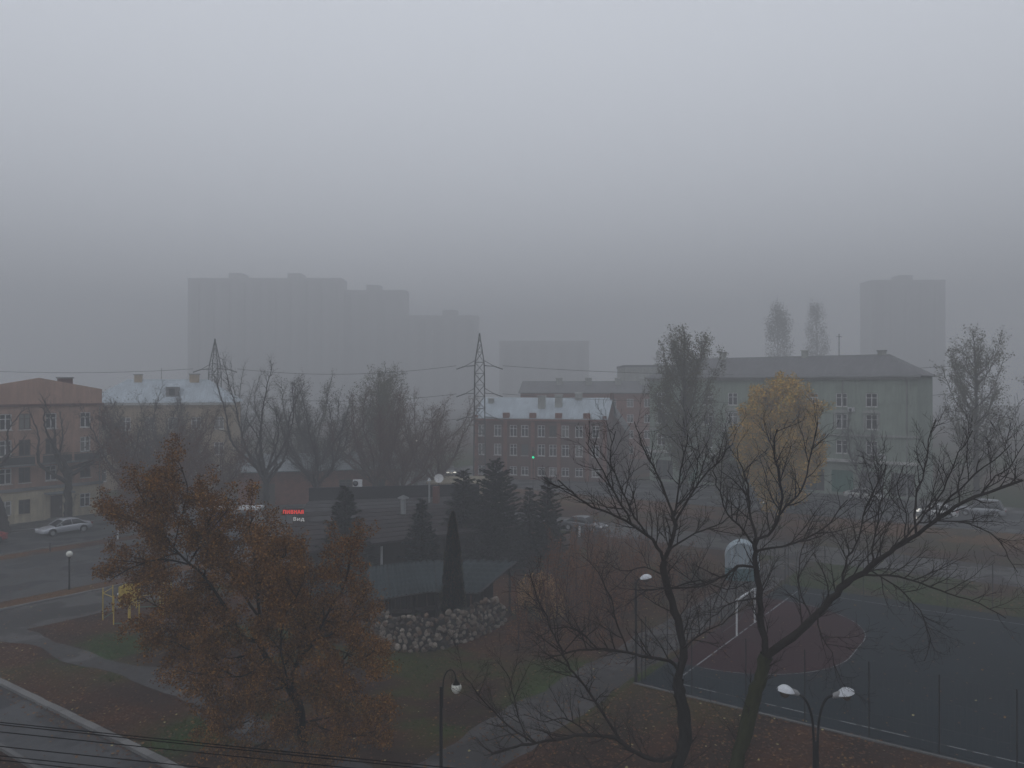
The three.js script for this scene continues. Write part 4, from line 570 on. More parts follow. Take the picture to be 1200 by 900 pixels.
// ---------------------------------------------------------------- signs, lights, small things
{ // lit sign on the cafe roof
  const g = thing('cafe_sign', 'glowing red letters above white letters on the cafe roof', 'sign', -49.95, 40.55, YAW, undefined, 3.25);
  const cv = (text, fg, w, h, px) => { const c = document.createElement('canvas'); c.width = w; c.height = h; const x = c.getContext('2d'); x.fillStyle = '#000'; x.fillRect(0, 0, w, h); x.fillStyle = fg; x.font = `bold ${px}px sans-serif`; x.textAlign = 'center'; x.textBaseline = 'middle'; x.fillText(text, w / 2, h / 2 + px * .04, w * .96); const t = new THREE.CanvasTexture(c); t.colorSpace = THREE.SRGBColorSpace; return t; };
  const red = cv('ПИВНАЯ', '#ff3a30', 512, 160, 130), wht = cv('Вид', '#ffffff', 256, 160, 130);
  const board = (name, w, h, x, y, t, k, m) => { const o = obj(name, new THREE.BoxGeometry(w, h, .06), [M.blackMetal, M.blackMetal, M.blackMetal, M.blackMetal, new THREE.MeshStandardMaterial({ color: 0x111111, emissive: 0xffffff, emissiveMap: t, emissiveIntensity: k, roughness: .5 }), M.blackMetal], g); o.position.set(x, y, 0); return o; };
  board('red_lettering_sign', 1.75, .52, 0, 1.05, red, 2.4); board('white_lettering_sign', .95, .5, .42, .5, wht, .9);
  for (const x of [-.6, .6]) new MB().bar([x, -.1, -.06], [x, 1.2, -.06], .025).mesh('support', M.steel, g);
  const l = new THREE.RectAreaLight(0xff4030, .6, 1.7, .45); l.position.set(0, 1.05, .06); l.rotation.y = Math.PI; g.add(l);
}
{ // traffic light, green lit
  const g = thing('traffic_light', 'traffic light showing green before the red brick house', 'traffic light', -58.2, 86.6, YAW); new MB().tube([V(0, 0, 0), V(0, 6.2, 0)], .06, 8).mesh('pole', M.steel, g); new MB().box(0, 5.2, .12, .34, 1.0, .2).mesh('housing', M.blackMetal, g);
  [[5.52, [.1, .01, .01], 0], [5.2, [.1, .08, .01], 0], [4.88, [.0, .9, .45], 3.2]].forEach(([y, c, e]) => { const o = obj('lens_light', new THREE.CylinderGeometry(.13, .13, .05, 16).rotateX(Math.PI / 2), new THREE.MeshPhysicalMaterial({ color: C(...c.map((v) => v * .3)), emissive: C(...c), emissiveIntensity: e }), g); o.position.set(0, y, .24); });
  const l = new THREE.PointLight(0x00e080, 1.2); l.position.set(0, 4.88, .4); l.castShadow = true; g.add(l);
}
{ // far street lamps lit at the crossroads
  const g = thing('street_lamp', 'tall lit street lamp at the crossroads behind the reddish trees', 'street lamp', -70.6, 77.6, YAW); new MB().tube([V(0, 0, 0), V(0, 7.1, 0)], [.09, .06], 8).mesh('pole', M.steel, g); new MB().bar([0, 7.05, 0], [.6, 7.2, 0], .03).mesh('arm', M.steel, g); const b = obj('bulb', new THREE.SphereGeometry(.16, 12, 8), new THREE.MeshPhysicalMaterial({ color: C(.8, .8, .8), emissive: C(1, .97, .9), emissiveIntensity: 3 }), g); b.position.set(0, 7.15, .15); const l = new THREE.PointLight(0xfff4e0, 6); l.position.set(0, 7.15, .4); l.castShadow = true; g.add(l);
}
{ const g = thing('street_sign', 'white board on two legs beyond the tall spruce', 'sign', -58.4, 80.3, YAW); new MB().box(0, 2.0, 0, 1.25, .7, .05).mesh('board', M.whitePaint, g); for (const s of [-1, 1]) new MB().bar([s * .5, 0, -.05], [s * .5, 2.3, -.05], .03).mesh('leg', M.steel, g); }
{ const g = thing('portable_cabin', 'blue portable cabin with a pale roof in the parking lot', 'cabin', -69.2, 46.9, YAW); new MB().bx(-.6, .6, .05, 2.05, -.6, .6).mesh('wall', M.blue, g); new MB().bx(-.66, .66, 2.05, 2.2, -.66, .66).mesh('roof', M.whitePaint, g); const d = new MB().bx(-.35, .35, .15, 1.9, .6, .64).mesh('door', M.blue, g); new MB().bx(.22, .3, 1.0, 1.1, .64, .68).mesh('handle', M.galv, d); }
{ const g = thing('white_kiosk', 'low white kiosk beside the blue portable cabin', 'kiosk', -67.6, 49.2, YAW); new MB().bx(-1.2, 1.2, .02, 1.9, -.9, .7).mesh('wall', M.trimGrey, g); new MB().bx(-1.35, 1.35, 1.9, 2.1, -1, 1).mesh('roof', M.whitePaint, g); new MB().bx(-.8, .8, .95, 1.6, .7, .72).mesh('hatch', M.glass, g); }
{ // pale sculpture in the shrubs: a bird with raised wings
  const g = thing('garden_sculpture', 'pale stone bird sculpture on a low block among the shrubs', 'sculpture', -45.8, 36.4, YAW); new MB().box(0, .3, 0, .7, .6, .6).mesh('plinth', M.trimGrey, g); new MB().tube([V(-.45, .75, 0), V(-.2, .8, 0), V(.1, .9, 0), V(.32, 1.12, 0), V(.38, 1.42, 0), V(.5, 1.55, 0), V(.66, 1.5, 0)], [.05, .2, .24, .13, .08, .09, .02], 10).mesh('body', M.trimWhite, g); for (const s of [-1, 1]) new MB().tube([V(0, .9, s * .15), V(-.15, 1.15, s * .4), V(-.45, 1.3, s * .62)], [.14, .11, .02], 8).mesh('wing', M.trimWhite, g);
}
{ seed(19); const post = thing('bollard', 'short white marker post on the leaf strip by the side street', 'bollard', -72.2, 38.4, 0); new MB().tube([V(0, 0, 0), V(0, .8, 0), V(0, .86, 0)], [.07, .07, .03], 8).mesh('post', M.whitePaint, post); const p2 = thing('bollard', 'short dark marker post on the leaf strip by the side street', 'bollard', -71.6, 32.2, 0); new MB().tube([V(0, 0, 0), V(0, .75, 0)], .06, 8).mesh('post', M.blackMetal, p2); const p3 = thing('bollard', 'small white post beside the dark grey car on the service road', 'bollard', -38.0, 64.4, 0); new MB().tube([V(0, 0, 0), V(0, .9, 0)], .1, 8).mesh('post', M.whitePaint, p3); new MB().tube([V(0, .9, 0), V(0, 1.0, 0)], [.1, .02], 8).mesh('cap', M.whitePaint, p3); }
// ---------------------------------------------------------------- trees
const UP = V(0, 1, 0);
function growChildren(spine, lv, cfg, out) {
  const L = cfg.levels[lv]; if (!L) return;
  const pts = spine.pts, n = pts.length; let len = 0; const cum = [0]; for (let i = 1; i < n; i++) cum.push(len += pts[i].distanceTo(pts[i - 1]));
  const count = Math.max(1, Math.round(len * L.dens * rr(.8, 1.2)));
  for (let k = 0; k < count; k++) {
    const t = clamp(L.t0 + (1 - L.t0) * (k + rnd()) / count, 0, .999), s = t * len; let i = 1; while (i < n - 1 && cum[i] < s) i++;
    const f = (s - cum[i - 1]) / Math.max(1e-6, cum[i] - cum[i - 1]), p = V().lerpVectors(pts[i - 1], pts[i], f), tan = V().subVectors(pts[i], pts[i - 1]).normalize(), rp = spine.r[i - 1] + (spine.r[i] - spine.r[i - 1]) * f;
    let side = V(rr(-1, 1), rr(-1, 1) + (L.sideUp || 0), rr(-1, 1)); side.addScaledVector(tan, -side.dot(tan)); if (side.lengthSq() < 1e-4) continue; side.normalize();
    const ang = rr(L.ang[0], L.ang[1]), dir = tan.clone().multiplyScalar(Math.cos(ang)).addScaledVector(side, Math.sin(ang)).addScaledVector(UP, L.up || 0).normalize();
    const l = rr(L.len[0], L.len[1]) * (1 - .45 * t), seg = L.seg || 4, q = [p], r0 = Math.min(rp * .75, L.r * rr(.8, 1.2)), r = [r0]; const d = dir.clone();
    for (let j = 1; j <= seg; j++) { d.x += rr(-1, 1) * L.wob; d.y += rr(-1, 1) * L.wob + (L.trop || 0); d.z += rr(-1, 1) * L.wob; d.normalize(); q.push(q[j - 1].clone().addScaledVector(d, l / seg)); r.push(Math.max(.004, r0 * (1 - .75 * j / seg))); }
    const ch = { pts: q, r, lv: lv + 1 }; out.push(ch); growChildren(ch, lv + 1, cfg, out);
  }
}
function leafQuad(mb, p, s, col) { // one small rhombic leaf
  const a = V(rr(-1, 1), rr(-1, 1), rr(-1, 1)).normalize(), b = V(rr(-1, 1), rr(-1, 1), rr(-1, 1)); b.addScaledVector(a, -b.dot(a)).normalize(); const n = V().crossVectors(a, b), k = [[a, s], [b, s * .55], [a, -s], [b, -s * .55]].map(([v, m]) => mb.vert(p.x + v.x * m, p.y + v.y * m, p.z + v.z * m, n.x, n.y, n.z, 0, 0, col)); mb.i.push(k[0], k[1], k[2], k[0], k[2], k[3]);
}
function smooth(pts, r0, r1, jit = 0) { const c = new THREE.CatmullRomCurve3(pts.map((p) => V(...p)), false, 'centripetal'), n = Math.max(4, Math.round(c.getLength() / .28)), q = c.getPoints(n), r = q.map((_, i) => (r0 + (r1 - r0) * Math.pow(i / n, .85)) * (jit ? rr(.88, 1.13) : 1)); if (jit) q.forEach((p, i) => { if (i) { p.x += rr(-jit, jit); p.z += rr(-jit, jit); p.y += rr(-jit, jit) * .5; } }); return { pts: q, r, lv: 0 }; }
function buildTree(g, limbs, cfg) {
  const trunk = new MB(), branch = new MB(), crown = new MB(), all = [];
  for (const [r0, r1, pts] of limbs) { const s = smooth(pts, r0, r1, cfg.jit ?? .02); all.push(s); growChildren(s, 0, cfg, all); }
  all.forEach((s, i) => { const big = s.lv === 0; (i === 0 ? trunk : branch).tube(s.pts, s.r, big ? (s.r[0] > .1 ? 10 : 6) : s.lv === 1 ? 4 : 3, false);
    if (cfg.leaf && s.lv >= cfg.leaf.lv) { const n = cfg.leaf.n * rr(.5, 1.5); for (let k = 0; k < n; k++) { const j = Math.floor(rnd() * s.pts.length), p = s.pts[j].clone(); p.x += rr(-1, 1) * cfg.leaf.sp; p.y += rr(-1, 1) * cfg.leaf.sp - cfg.leaf.sp * .4; p.z += rr(-1, 1) * cfg.leaf.sp; const c = cfg.leaf.cols[(rnd() * cfg.leaf.cols.length) | 0], v = rr(.75, 1.25); leafQuad(crown, p, cfg.leaf.s * rr(.7, 1.3), [c[0] * v, c[1] * v, c[2] * v]); } } });
  trunk.mesh('trunk', cfg.bark || M.bark, g); if (branch.p.length) branch.mesh('branches', cfg.twig || M.twig, g); if (crown.p.length) crown.mesh('crown', M.leaf, g);
  return g;
}
const LIMBS_A = [[0.23,0.19,[[-0.27,-0.36,0.0],[-0.14,0.73,0.0],[0.0,1.81,0.0],[0.27,2.98,0.0],[0.16,4.11,0.0],[0.05,4.79,0.0]]],[0.136,0.1,[[0.05,4.79,0.0],[0.21,5.75,0.04],[0.06,6.58,0.08],[-0.21,7.4,0.12],[-0.38,8.08,0.16],[-0.44,8.57,0.2]]],[0.064,0.02,[[-0.44,8.57,0.2],[-0.68,9.1,0.44],[-1.54,9.84,0.68],[-2.41,10.24,0.92],[-3.16,10.64,1.16],[-3.79,11.26,1.4]]],[0.072,0.06,[[-0.44,8.57,0.2],[-0.24,8.94,0.13],[-0.04,9.68,0.07],[-0.11,10.05,-0.0]]],[0.043,0.012,[[-0.11,10.05,0.0],[-0.53,11.26,-0.33],[-0.95,12.14,-0.67],[-1.2,12.9,-1.0]]],[0.043,0.012,[[-0.03,9.77,0.0],[0.3,10.46,0.25],[0.61,11.11,0.5],[1.16,11.74,0.75],[1.51,12.31,1.0]]],[0.034,0.012,[[-0.05,9.94,0.0],[0.09,10.89,0.07],[0.19,11.71,0.13],[0.33,12.52,0.2]]],[0.038,0.012,[[-1.54,9.84,0.7],[-1.99,10.74,0.53],[-2.48,11.6,0.37],[-2.84,12.31,0.2]]],[0.034,0.012,[[-1.03,9.43,0.5],[-1.66,10.46,0.8],[-2.04,11.28,1.1],[-2.26,11.95,1.4],[-2.12,12.74,1.7]]],[0.034,0.012,[[-0.3,8.92,0.3],[0.67,9.36,-0.2],[1.62,9.63,-0.7],[2.52,10.17,-1.2]]],[0.025,0.01,[[-0.2,7.69,0.2],[0.63,8.04,0.53],[1.34,7.86,0.87],[2.02,8.2,1.2]]],[0.064,0.02,[[0.08,5.06,0.0],[-0.22,5.45,0.27],[-0.77,5.62,0.53],[-1.66,5.9,0.8],[-2.61,6.09,1.07],[-3.53,6.08,1.33],[-4.19,5.96,1.6]]],[0.081,0.03,[[0.22,2.49,0.0],[-0.46,2.35,0.28],[-1.39,2.72,0.55],[-2.03,3.29,0.83],[-2.92,3.51,1.1],[-3.92,3.51,1.38],[-4.64,3.5,1.65],[-5.08,3.55,1.93],[-5.84,3.45,2.2]]],[0.03,0.01,[[-4.57,3.59,1.8],[-5.45,4.28,2.0],[-6.19,5.18,2.2],[-6.67,5.9,2.4]]],[0.025,0.01,[[-4.77,3.62,1.8],[-5.07,4.54,1.6],[-5.28,5.31,1.4],[-5.66,5.83,1.2]]],[0.043,0.012,[[-1.92,3.28,0.8],[-2.86,4.78,1.03],[-3.4,5.51,1.27],[-3.8,6.36,1.5],[-4.14,7.14,1.73],[-4.45,7.89,1.97],[-4.66,8.74,2.2]]],[0.03,0.01,[[-1.63,5.83,0.6],[-1.94,6.66,0.35],[-2.1,7.39,0.1],[-2.48,8.14,-0.15],[-2.94,8.63,-0.4]]],[0.03,0.01,[[0.1,5.87,0.4],[0.72,6.51,0.73],[1.28,6.92,1.07],[1.75,7.74,1.4]]],[0.025,0.01,[[-2.62,6.14,1.2],[-3.18,6.8,1.67],[-3.84,7.06,2.13],[-4.47,6.96,2.6]]],[0.025,0.01,[[-2.88,3.56,1.2],[-3.67,4.18,1.47],[-4.19,4.17,1.73],[-4.9,4.53,2.0]]],[0.025,0.01,[[-0.39,8.09,0.2],[-0.95,8.24,-0.33],[-1.56,8.03,-0.87],[-2.2,8.28,-1.4]]],[0.025,0.01,[[-0.1,10.09,0.1],[0.46,10.88,0.37],[0.55,11.76,0.63],[0.8,12.43,0.9]]],[0.025,0.01,[[-1.52,3.11,1.4],[-2.33,2.88,1.93],[-3.25,3.01,2.47],[-4.01,3.04,3.0]]]];
const LIMBS_B = [[0.24,0.192,[[-0.26,0.22,0.0],[-0.16,1.39,0.0],[-0.05,2.3,0.0],[0.26,3.47,0.0],[0.57,4.64,0.0],[0.78,5.29,0.0],[0.91,5.86,0.0]]],[0.12,0.067,[[0.91,5.86,0.0],[0.79,6.61,0.06],[0.69,7.4,0.12],[0.62,8.19,0.18],[0.5,8.98,0.24],[0.51,9.46,0.3]]],[0.136,0.034,[[0.91,5.86,0.0],[1.6,6.41,0.1],[2.21,7.04,0.2],[2.82,7.71,0.3],[3.16,8.17,0.4],[3.63,8.48,0.5],[4.09,8.93,0.6],[4.55,9.33,0.7],[5.13,9.73,0.8],[5.65,10.17,0.9],[6.27,10.64,1.0],[7.08,11.02,1.1],[7.96,11.33,1.2]]],[0.048,0.019,[[0.51,9.46,0.3],[0.9,9.69,0.44],[1.21,10.52,0.58],[1.11,11.25,0.72],[0.88,12.09,0.86],[0.89,12.8,1.0]]],[0.04,0.014,[[1.02,9.81,0.3],[1.45,10.31,0.02],[2.12,10.9,-0.25],[2.46,11.71,-0.53],[2.81,12.95,-0.8]]],[0.04,0.014,[[0.53,9.46,0.3],[0.46,10.19,-0.08],[0.53,10.87,-0.45],[0.4,11.58,-0.82],[0.34,12.09,-1.2]]],[0.036,0.014,[[0.51,9.25,0.3],[-0.02,9.87,0.6],[-0.56,10.42,0.9],[-0.83,11.04,1.2],[-1.08,11.64,1.5]]],[0.036,0.012,[[0.56,9.12,0.3],[1.22,9.28,0.47],[2.04,9.62,0.65],[2.6,10.11,0.82],[2.96,10.76,1.0]]],[0.048,0.014,[[0.61,8.56,0.2],[-0.02,8.67,0.34],[-0.54,8.37,0.48],[-1.11,8.15,0.62],[-2.03,8.13,0.76],[-3.18,8.07,0.9]]],[0.036,0.012,[[5.65,10.17,0.9],[5.82,10.69,1.04],[6.24,11.16,1.18],[6.7,11.67,1.32],[7.16,12.07,1.46],[7.38,12.42,1.6]]],[0.04,0.012,[[5.03,9.72,0.9],[5.07,10.42,0.76],[5.27,11.09,0.62],[5.55,11.83,0.48],[5.7,12.54,0.34],[5.98,13.05,0.2]]],[0.036,0.012,[[3.0,8.19,0.6],[3.04,8.97,0.8],[3.23,9.56,1.0],[3.39,10.42,1.2],[3.52,11.06,1.4],[3.87,11.82,1.6]]],[0.032,0.012,[[3.84,8.77,0.7],[3.97,9.28,0.47],[4.25,10.19,0.25],[4.43,10.81,0.03],[4.41,11.56,-0.2]]],[0.032,0.012,[[4.5,9.35,0.8],[5.0,10.09,1.04],[5.45,10.73,1.28],[5.66,11.44,1.52],[5.84,12.24,1.76],[6.06,12.81,2.0]]],[0.036,0.012,[[3.49,8.5,0.7],[4.42,8.51,0.96],[5.16,8.32,1.22],[5.75,8.1,1.48],[6.45,7.9,1.74],[6.96,7.59,2.0]]],[0.024,0.01,[[2.3,7.28,0.5],[2.31,6.7,0.75],[2.53,6.28,1.0],[2.58,5.74,1.25],[2.69,5.47,1.5]]],[0.024,0.01,[[2.1,7.13,0.5],[1.95,7.69,0.22],[1.92,8.35,-0.05],[2.15,9.12,-0.33],[2.57,9.74,-0.6]]],[0.024,0.01,[[3.79,8.62,0.7],[4.66,8.01,0.97],[5.02,7.47,1.25],[5.07,6.82,1.52],[4.83,6.3,1.8]]],[0.024,0.01,[[5.63,10.1,0.8],[6.45,10.07,0.9],[7.14,9.76,1.0],[7.58,9.16,1.1],[7.76,8.69,1.2]]],[0.024,0.01,[[4.75,9.5,0.8],[4.9,10.2,0.6],[4.74,10.93,0.4],[5.0,11.68,0.2]]],[0.024,0.01,[[0.61,7.71,0.3],[-0.28,7.72,0.8],[-1.03,7.43,1.3],[-1.64,7.02,1.8]]],[0.024,0.01,[[6.89,10.89,1.0],[6.98,11.44,1.47],[7.17,11.85,1.93],[7.23,12.48,2.4]]]];
const LIMBS_R = [[0.212,0.16,[[0.06,-0.93,0.0],[0.03,0.34,0.0],[0.03,1.58,0.0],[-0.03,2.54,0.0],[-0.17,3.61,0.0],[-0.45,4.23,0.0]]],[0.111,0.09,[[-0.45,4.23,0.0],[-0.85,4.67,0.07],[-1.37,5.56,0.13],[-1.46,6.09,0.2]]],[0.068,0.02,[[-1.46,6.09,0.2],[-1.37,6.34,0.28],[-1.4,7.42,0.36],[-1.46,8.57,0.44],[-1.6,9.39,0.52],[-1.47,9.84,0.6]]],[0.076,0.03,[[-1.4,5.7,0.2],[-2.02,5.84,0.03],[-2.41,6.44,-0.13],[-2.9,7.02,-0.3],[-3.51,7.75,-0.47],[-4.21,8.26,-0.63],[-4.83,8.86,-0.8]]],[0.043,0.012,[[-4.83,8.86,-0.8],[-5.71,9.26,-1.0],[-6.45,9.58,-1.2],[-7.14,9.75,-1.4]]],[0.025,0.012,[[-4.6,8.63,-0.8],[-4.37,9.51,-0.75],[-4.12,10.38,-0.7],[-4.21,11.11,-0.65],[-4.37,11.55,-0.6]]],[0.03,0.012,[[-4.1,8.05,-0.8],[-3.45,8.86,-0.33],[-2.8,9.6,0.13],[-2.26,10.12,0.6]]],[0.034,0.012,[[-1.52,6.11,0.0],[-0.81,7.28,0.67],[-0.88,8.25,1.33],[-0.51,9.06,2.0]]],[0.034,0.012,[[-0.73,4.56,0.0],[-0.48,5.79,-0.6],[-0.94,7.07,-1.2],[-1.41,8.13,-1.8]]],[0.03,0.012,[[-4.83,8.86,-0.8],[-5.05,9.88,-0.2],[-5.11,10.39,0.4],[-4.99,10.89,1.0]]],[0.034,0.012,[[-3.93,8.03,-0.6],[-4.76,8.32,-0.2],[-5.57,8.13,0.2],[-6.06,7.81,0.6]]],[0.068,0.02,[[-0.39,4.11,0.0],[-0.24,4.92,0.13],[0.38,5.69,0.27],[0.83,6.59,0.4],[1.47,7.65,0.53],[1.71,8.65,0.67],[1.8,9.17,0.8]]],[0.043,0.012,[[-1.42,7.18,0.3],[-0.65,8.53,0.73],[-0.28,8.7,1.17],[-0.11,9.11,1.6]]],[0.043,0.012,[[-1.42,6.62,0.3],[-2.49,7.9,-0.2],[-3.02,9.23,-0.7],[-3.03,9.37,-1.2]]],[0.038,0.012,[[-1.23,5.47,0.2],[-2.05,5.35,0.67],[-2.96,5.65,1.13],[-3.7,6.2,1.6]]],[0.038,0.012,[[-0.39,4.27,0.2],[-1.32,4.25,0.8],[-2.19,4.27,1.4],[-2.8,4.77,2.0]]],[0.038,0.012,[[-0.11,3.94,0.2],[0.94,4.76,0.53],[1.7,5.56,0.87],[2.25,6.48,1.2]]],[0.034,0.012,[[0.52,5.84,0.3],[1.02,5.87,-0.33],[1.56,6.4,-0.97],[1.85,6.97,-1.6]]],[0.034,0.012,[[-0.37,4.39,0.3],[-0.51,5.66,0.78],[-0.23,6.89,1.25],[0.3,7.69,1.73],[0.68,8.51,2.2]]],[0.034,0.012,[[-0.03,3.01,0.0],[0.93,3.35,0.47],[1.77,3.82,0.93],[2.34,4.41,1.4]]],[0.034,0.012,[[-2.83,6.82,-0.5],[-3.62,6.72,0.17],[-4.31,6.99,0.83],[-4.59,7.5,1.5]]],[0.034,0.012,[[-3.46,7.68,-0.5],[-3.18,8.76,-0.13],[-3.12,9.39,0.23],[-2.76,10.01,0.6]]],[0.03,0.012,[[-1.0,5.3,0.5],[-1.48,4.97,1.13],[-2.18,5.15,1.77],[-2.97,5.56,2.4]]],[0.034,0.012,[[-0.23,3.86,0.0],[-1.05,3.63,0.6],[-1.72,3.39,1.2],[-2.09,3.59,1.8]]],[0.03,0.012,[[-0.06,2.87,0.0],[-0.75,2.71,0.4],[-1.37,2.51,0.8],[-1.72,2.47,1.2]]],[0.03,0.012,[[-0.06,3.1,0.0],[1.08,2.94,0.53],[1.96,3.01,1.07],[2.64,3.4,1.6]]],[0.03,0.012,[[-2.39,6.22,-0.3],[-3.19,5.98,0.2],[-4.09,6.24,0.7],[-4.63,6.66,1.2]]],[0.03,0.012,[[-0.28,4.7,0.0],[0.01,6.42,-0.4],[0.14,7.47,-0.8],[0.1,7.72,-1.2]]],[0.03,0.012,[[0.28,5.55,0.0],[1.34,5.6,0.73],[2.22,5.63,1.47],[2.75,6.08,2.2]]],[0.03,0.012,[[-3.21,7.23,-0.6],[-4.12,7.11,-1.07],[-5.21,6.99,-1.53],[-6.47,8.24,-2.0]]]];
const bareLevels = [
  { dens: 3.0, t0: .1, ang: [.5, 1.05], up: .18, len: [.7, 2.1], r: .022, seg: 6, wob: .17, trop: .04, sideUp: .25 },
  { dens: 5.2, t0: .1, ang: [.45, 1.0], up: .12, len: [.35, 1.0], r: .0125, seg: 5, wob: .2, trop: .03 },
  { dens: 5.6, t0: .12, ang: [.4, 1.0], up: .05, len: [.18, .5], r: .0082, seg: 3, wob: .2, trop: .02 },
];
seed(101); buildTree(thing('bare_tree', 'bare dark tree with upright forked crown beside the alley', 'tree', -10.26, 23.39, YAW), LIMBS_A, { bark: M.barkDark, twig: M.twig, levels: bareLevels, jit: .04 });
seed(102); buildTree(thing('bare_tree', 'bare dark tree with a long limb reaching over the sports court', 'tree', -8.37, 23.51, YAW), LIMBS_B, { bark: M.mossBark, twig: M.twig, levels: bareLevels, jit: .04 });
seed(103); buildTree(thing('autumn_tree', 'large tree dense with rusty brown leaves beside the trodden path', 'tree', -20.68, 17.2, YAW), LIMBS_R, {
  bark: M.barkDark, twig: M.twig, levels: [
    { dens: 3.3, t0: .08, ang: [.5, 1.2], up: .06, len: [.8, 1.9], r: .018, seg: 6, wob: .18, trop: .0, sideUp: .1 }, { dens: 4.0, t0: .15, ang: [.45, 1.1], up: .05, len: [.35, .9], r: .009, seg: 4, wob: .2, trop: -.02 }, { dens: 3.2, t0: .2, ang: [.4, 1], up: 0, len: [.15, .4], r: .0045, seg: 2, wob: .2, trop: -.04 }],
  leaf: { lv: 2, n: 46, sp: .18, s: .039, cols: [[.15, .070, .026], [.11, .053, .023], [.19, .090, .030], [.08, .042, .022], [.26, .135, .042]] } });

// generic trees: limbs laid out by rule, then twigs
function rulesTree(H, o) {
  const L = [], lean = o.lean || [0, 0], fork = H * (o.fork ?? .3), top = [lean[0] * fork, fork, lean[1] * fork];
  if (o.leader) { // one stem with limbs rising all the way up: an upright oval brush
    L.push([o.r, .03, [[0, -.1, 0], [rr(-.2, .2), H * .35, rr(-.2, .2)], [rr(-.4, .4), H * .7, rr(-.4, .4)], [rr(-.3, .3), H, rr(-.3, .3)]]]);
    for (let i = 0; i < o.n; i++) { const t = (i + rnd()) / o.n, y = H * (o.fork + (.8 - o.fork) * t), a = i * 2.4 + rr(-.4, .4), e = Math.sin(Math.PI * (.22 + .68 * t)), sp = o.spread * e * rr(.7, 1.1), y1 = Math.min(H * rr(.9, 1), y + H * rr(.2, .34)); L.push([o.r * .42 * (1 - .5 * t), .02, [[0, y, 0], [Math.cos(a) * sp * .55, y + (y1 - y) * .35, Math.sin(a) * sp * .55], [Math.cos(a) * sp, y1, Math.sin(a) * sp]]]); }
    return L;
  }
  L.push([o.r, o.r * .75, [[0, -.1, 0], [top[0] * .3 + rr(-.1, .1), fork * .5, rr(-.1, .1)], top]]);
  for (let i = 0; i < o.n; i++) { const a = i / o.n * 6.283 + rr(-.5, .5), sp = o.spread * rr(.5, 1.15), h = H * rr(.55, 1.0), base = i < 2 ? 1 : rr(.7, 1), p0 = [top[0] * base, fork * base, top[2] * base], p3 = [top[0] + Math.cos(a) * sp, h, top[2] + Math.sin(a) * sp], k = rr(.25, .6), P = (t, u) => [p0[0] + (p3[0] - p0[0]) * u + rr(-.8, .8), p0[1] + (h - p0[1]) * t, p0[2] + (p3[2] - p0[2]) * u + rr(-.8, .8)]; L.push([o.r * .5, .025, [p0, P(.3, k), P(.62, k + (1 - k) * .55), p3]]); }
  return L;
}
const farLevels = (m = 1.25) => [{ dens: 2.2 * m, t0: .1, ang: [.4, .95], up: .15, len: [1, 2.6], r: .035, seg: 5, wob: .17, trop: .05 }, { dens: 3.4 * m, t0: .12, ang: [.4, 1], up: .1, len: [.5, 1.4], r: .016, seg: 4, wob: .22, trop: .0 }, { dens: 3.0 * m, t0: .15, ang: [.4, 1], up: .05, len: [.3, .9], r: .0095, seg: 2, wob: .2, trop: .0 }];
function genericTree(s, label, a, b, H, o) { seed(s); const g = thing(o.name || 'bare_tree', label, 'tree', a, b, YAW + (o.turn || 0), o.group); return buildTree(g, rulesTree(H, o), { bark: o.bark || M.bark, twig: o.twig || M.twig, levels: o.levels || farLevels((o.m || 1) * 1.1), leaf: o.leaf, jit: .06 }); }
const dens = (cols, n = 1.6, s = .11, sp = .22, lv = 2) => ({ lv, n, s, sp, cols });
const RUST = [[.085, .032, .016], [.065, .026, .015], [.105, .045, .018]], RUSTB = [[.15, .055, .022], [.11, .042, .02], [.19, .08, .03]], OLIVE = [[.07, .062, .02], [.09, .075, .025], [.055, .052, .02]], GOLD = [[.50, .29, .035], [.42, .24, .03], [.56, .34, .05], [.34, .22, .04], [.24, .19, .04]], DULL = [[.05, .033, .026], [.042, .03, .025]];
genericTree(201, 'pollarded bare tree with a thick trunk before the entrance canopy', -83.3, 39.2, 13.6, { r: .42, n: 6, spread: 4.86, fork: .42, bend: .75, m: .7 });
genericTree(202, 'bare tree leaning towards the house by the silver sedan', -83.6, 33.6, 13.2, { r: .4, n: 5, spread: 4.73, fork: .45, lean: [-.35, .1], bend: .7, m: .7 });
genericTree(203, 'bare tree with a crooked curling top behind the parking lot', -71.75, 54.5, 17.3, { r: .36, n: 10, spread: 5.18, fork: 0.27, bend: .8, m: .8, twig: M.twig, leaf: dens(DULL, .5, .06) });
genericTree(204, 'bare forked tree before the pale grey workshop roof', -68.9, 59.2, 13.5, { r: .3, n: 9, spread: 5.35, fork: 0.24, bend: .6, leaf: dens(DULL, .5, .06) });
genericTree(206, 'reddish twiggy tree at the end of the workshop', -66.6, 66.0, 13.8, { r: .28, n: 10, spread: 5.51, fork: 0.24, twig: M.twigRed, leaf: dens(RUST, .5, .07) });
genericTree(207, 'low reddish tree beside the workshop door', -62.8, 66.4, 11.4, { r: .24, n: 10, spread: 4.54, fork: 0.22, twig: M.twigRed, leaf: dens(RUST, .5, .07) });
genericTree(208, 'thin reddish tree near the lit street lamp', -63.4, 73.4, 11.6, { r: .24, n: 10, spread: 5.18, fork: 0.22, twig: M.twigRed, leaf: dens(RUST, .5, .07) });
genericTree(209, 'dull brown tree before the tan house corner', -83.0, 46.4, 12.2, { r: .3, n: 10, spread: 5.51, fork: 0.28, leaf: dens(DULL, 1.1, .08) });
genericTree(210, 'dull brown tree hiding the windows of the tan house', -86.4, 51.5, 12.8, { r: .3, n: 10, spread: 5.83, fork: 0.28, leaf: dens(RUST, 1.1, .08) });
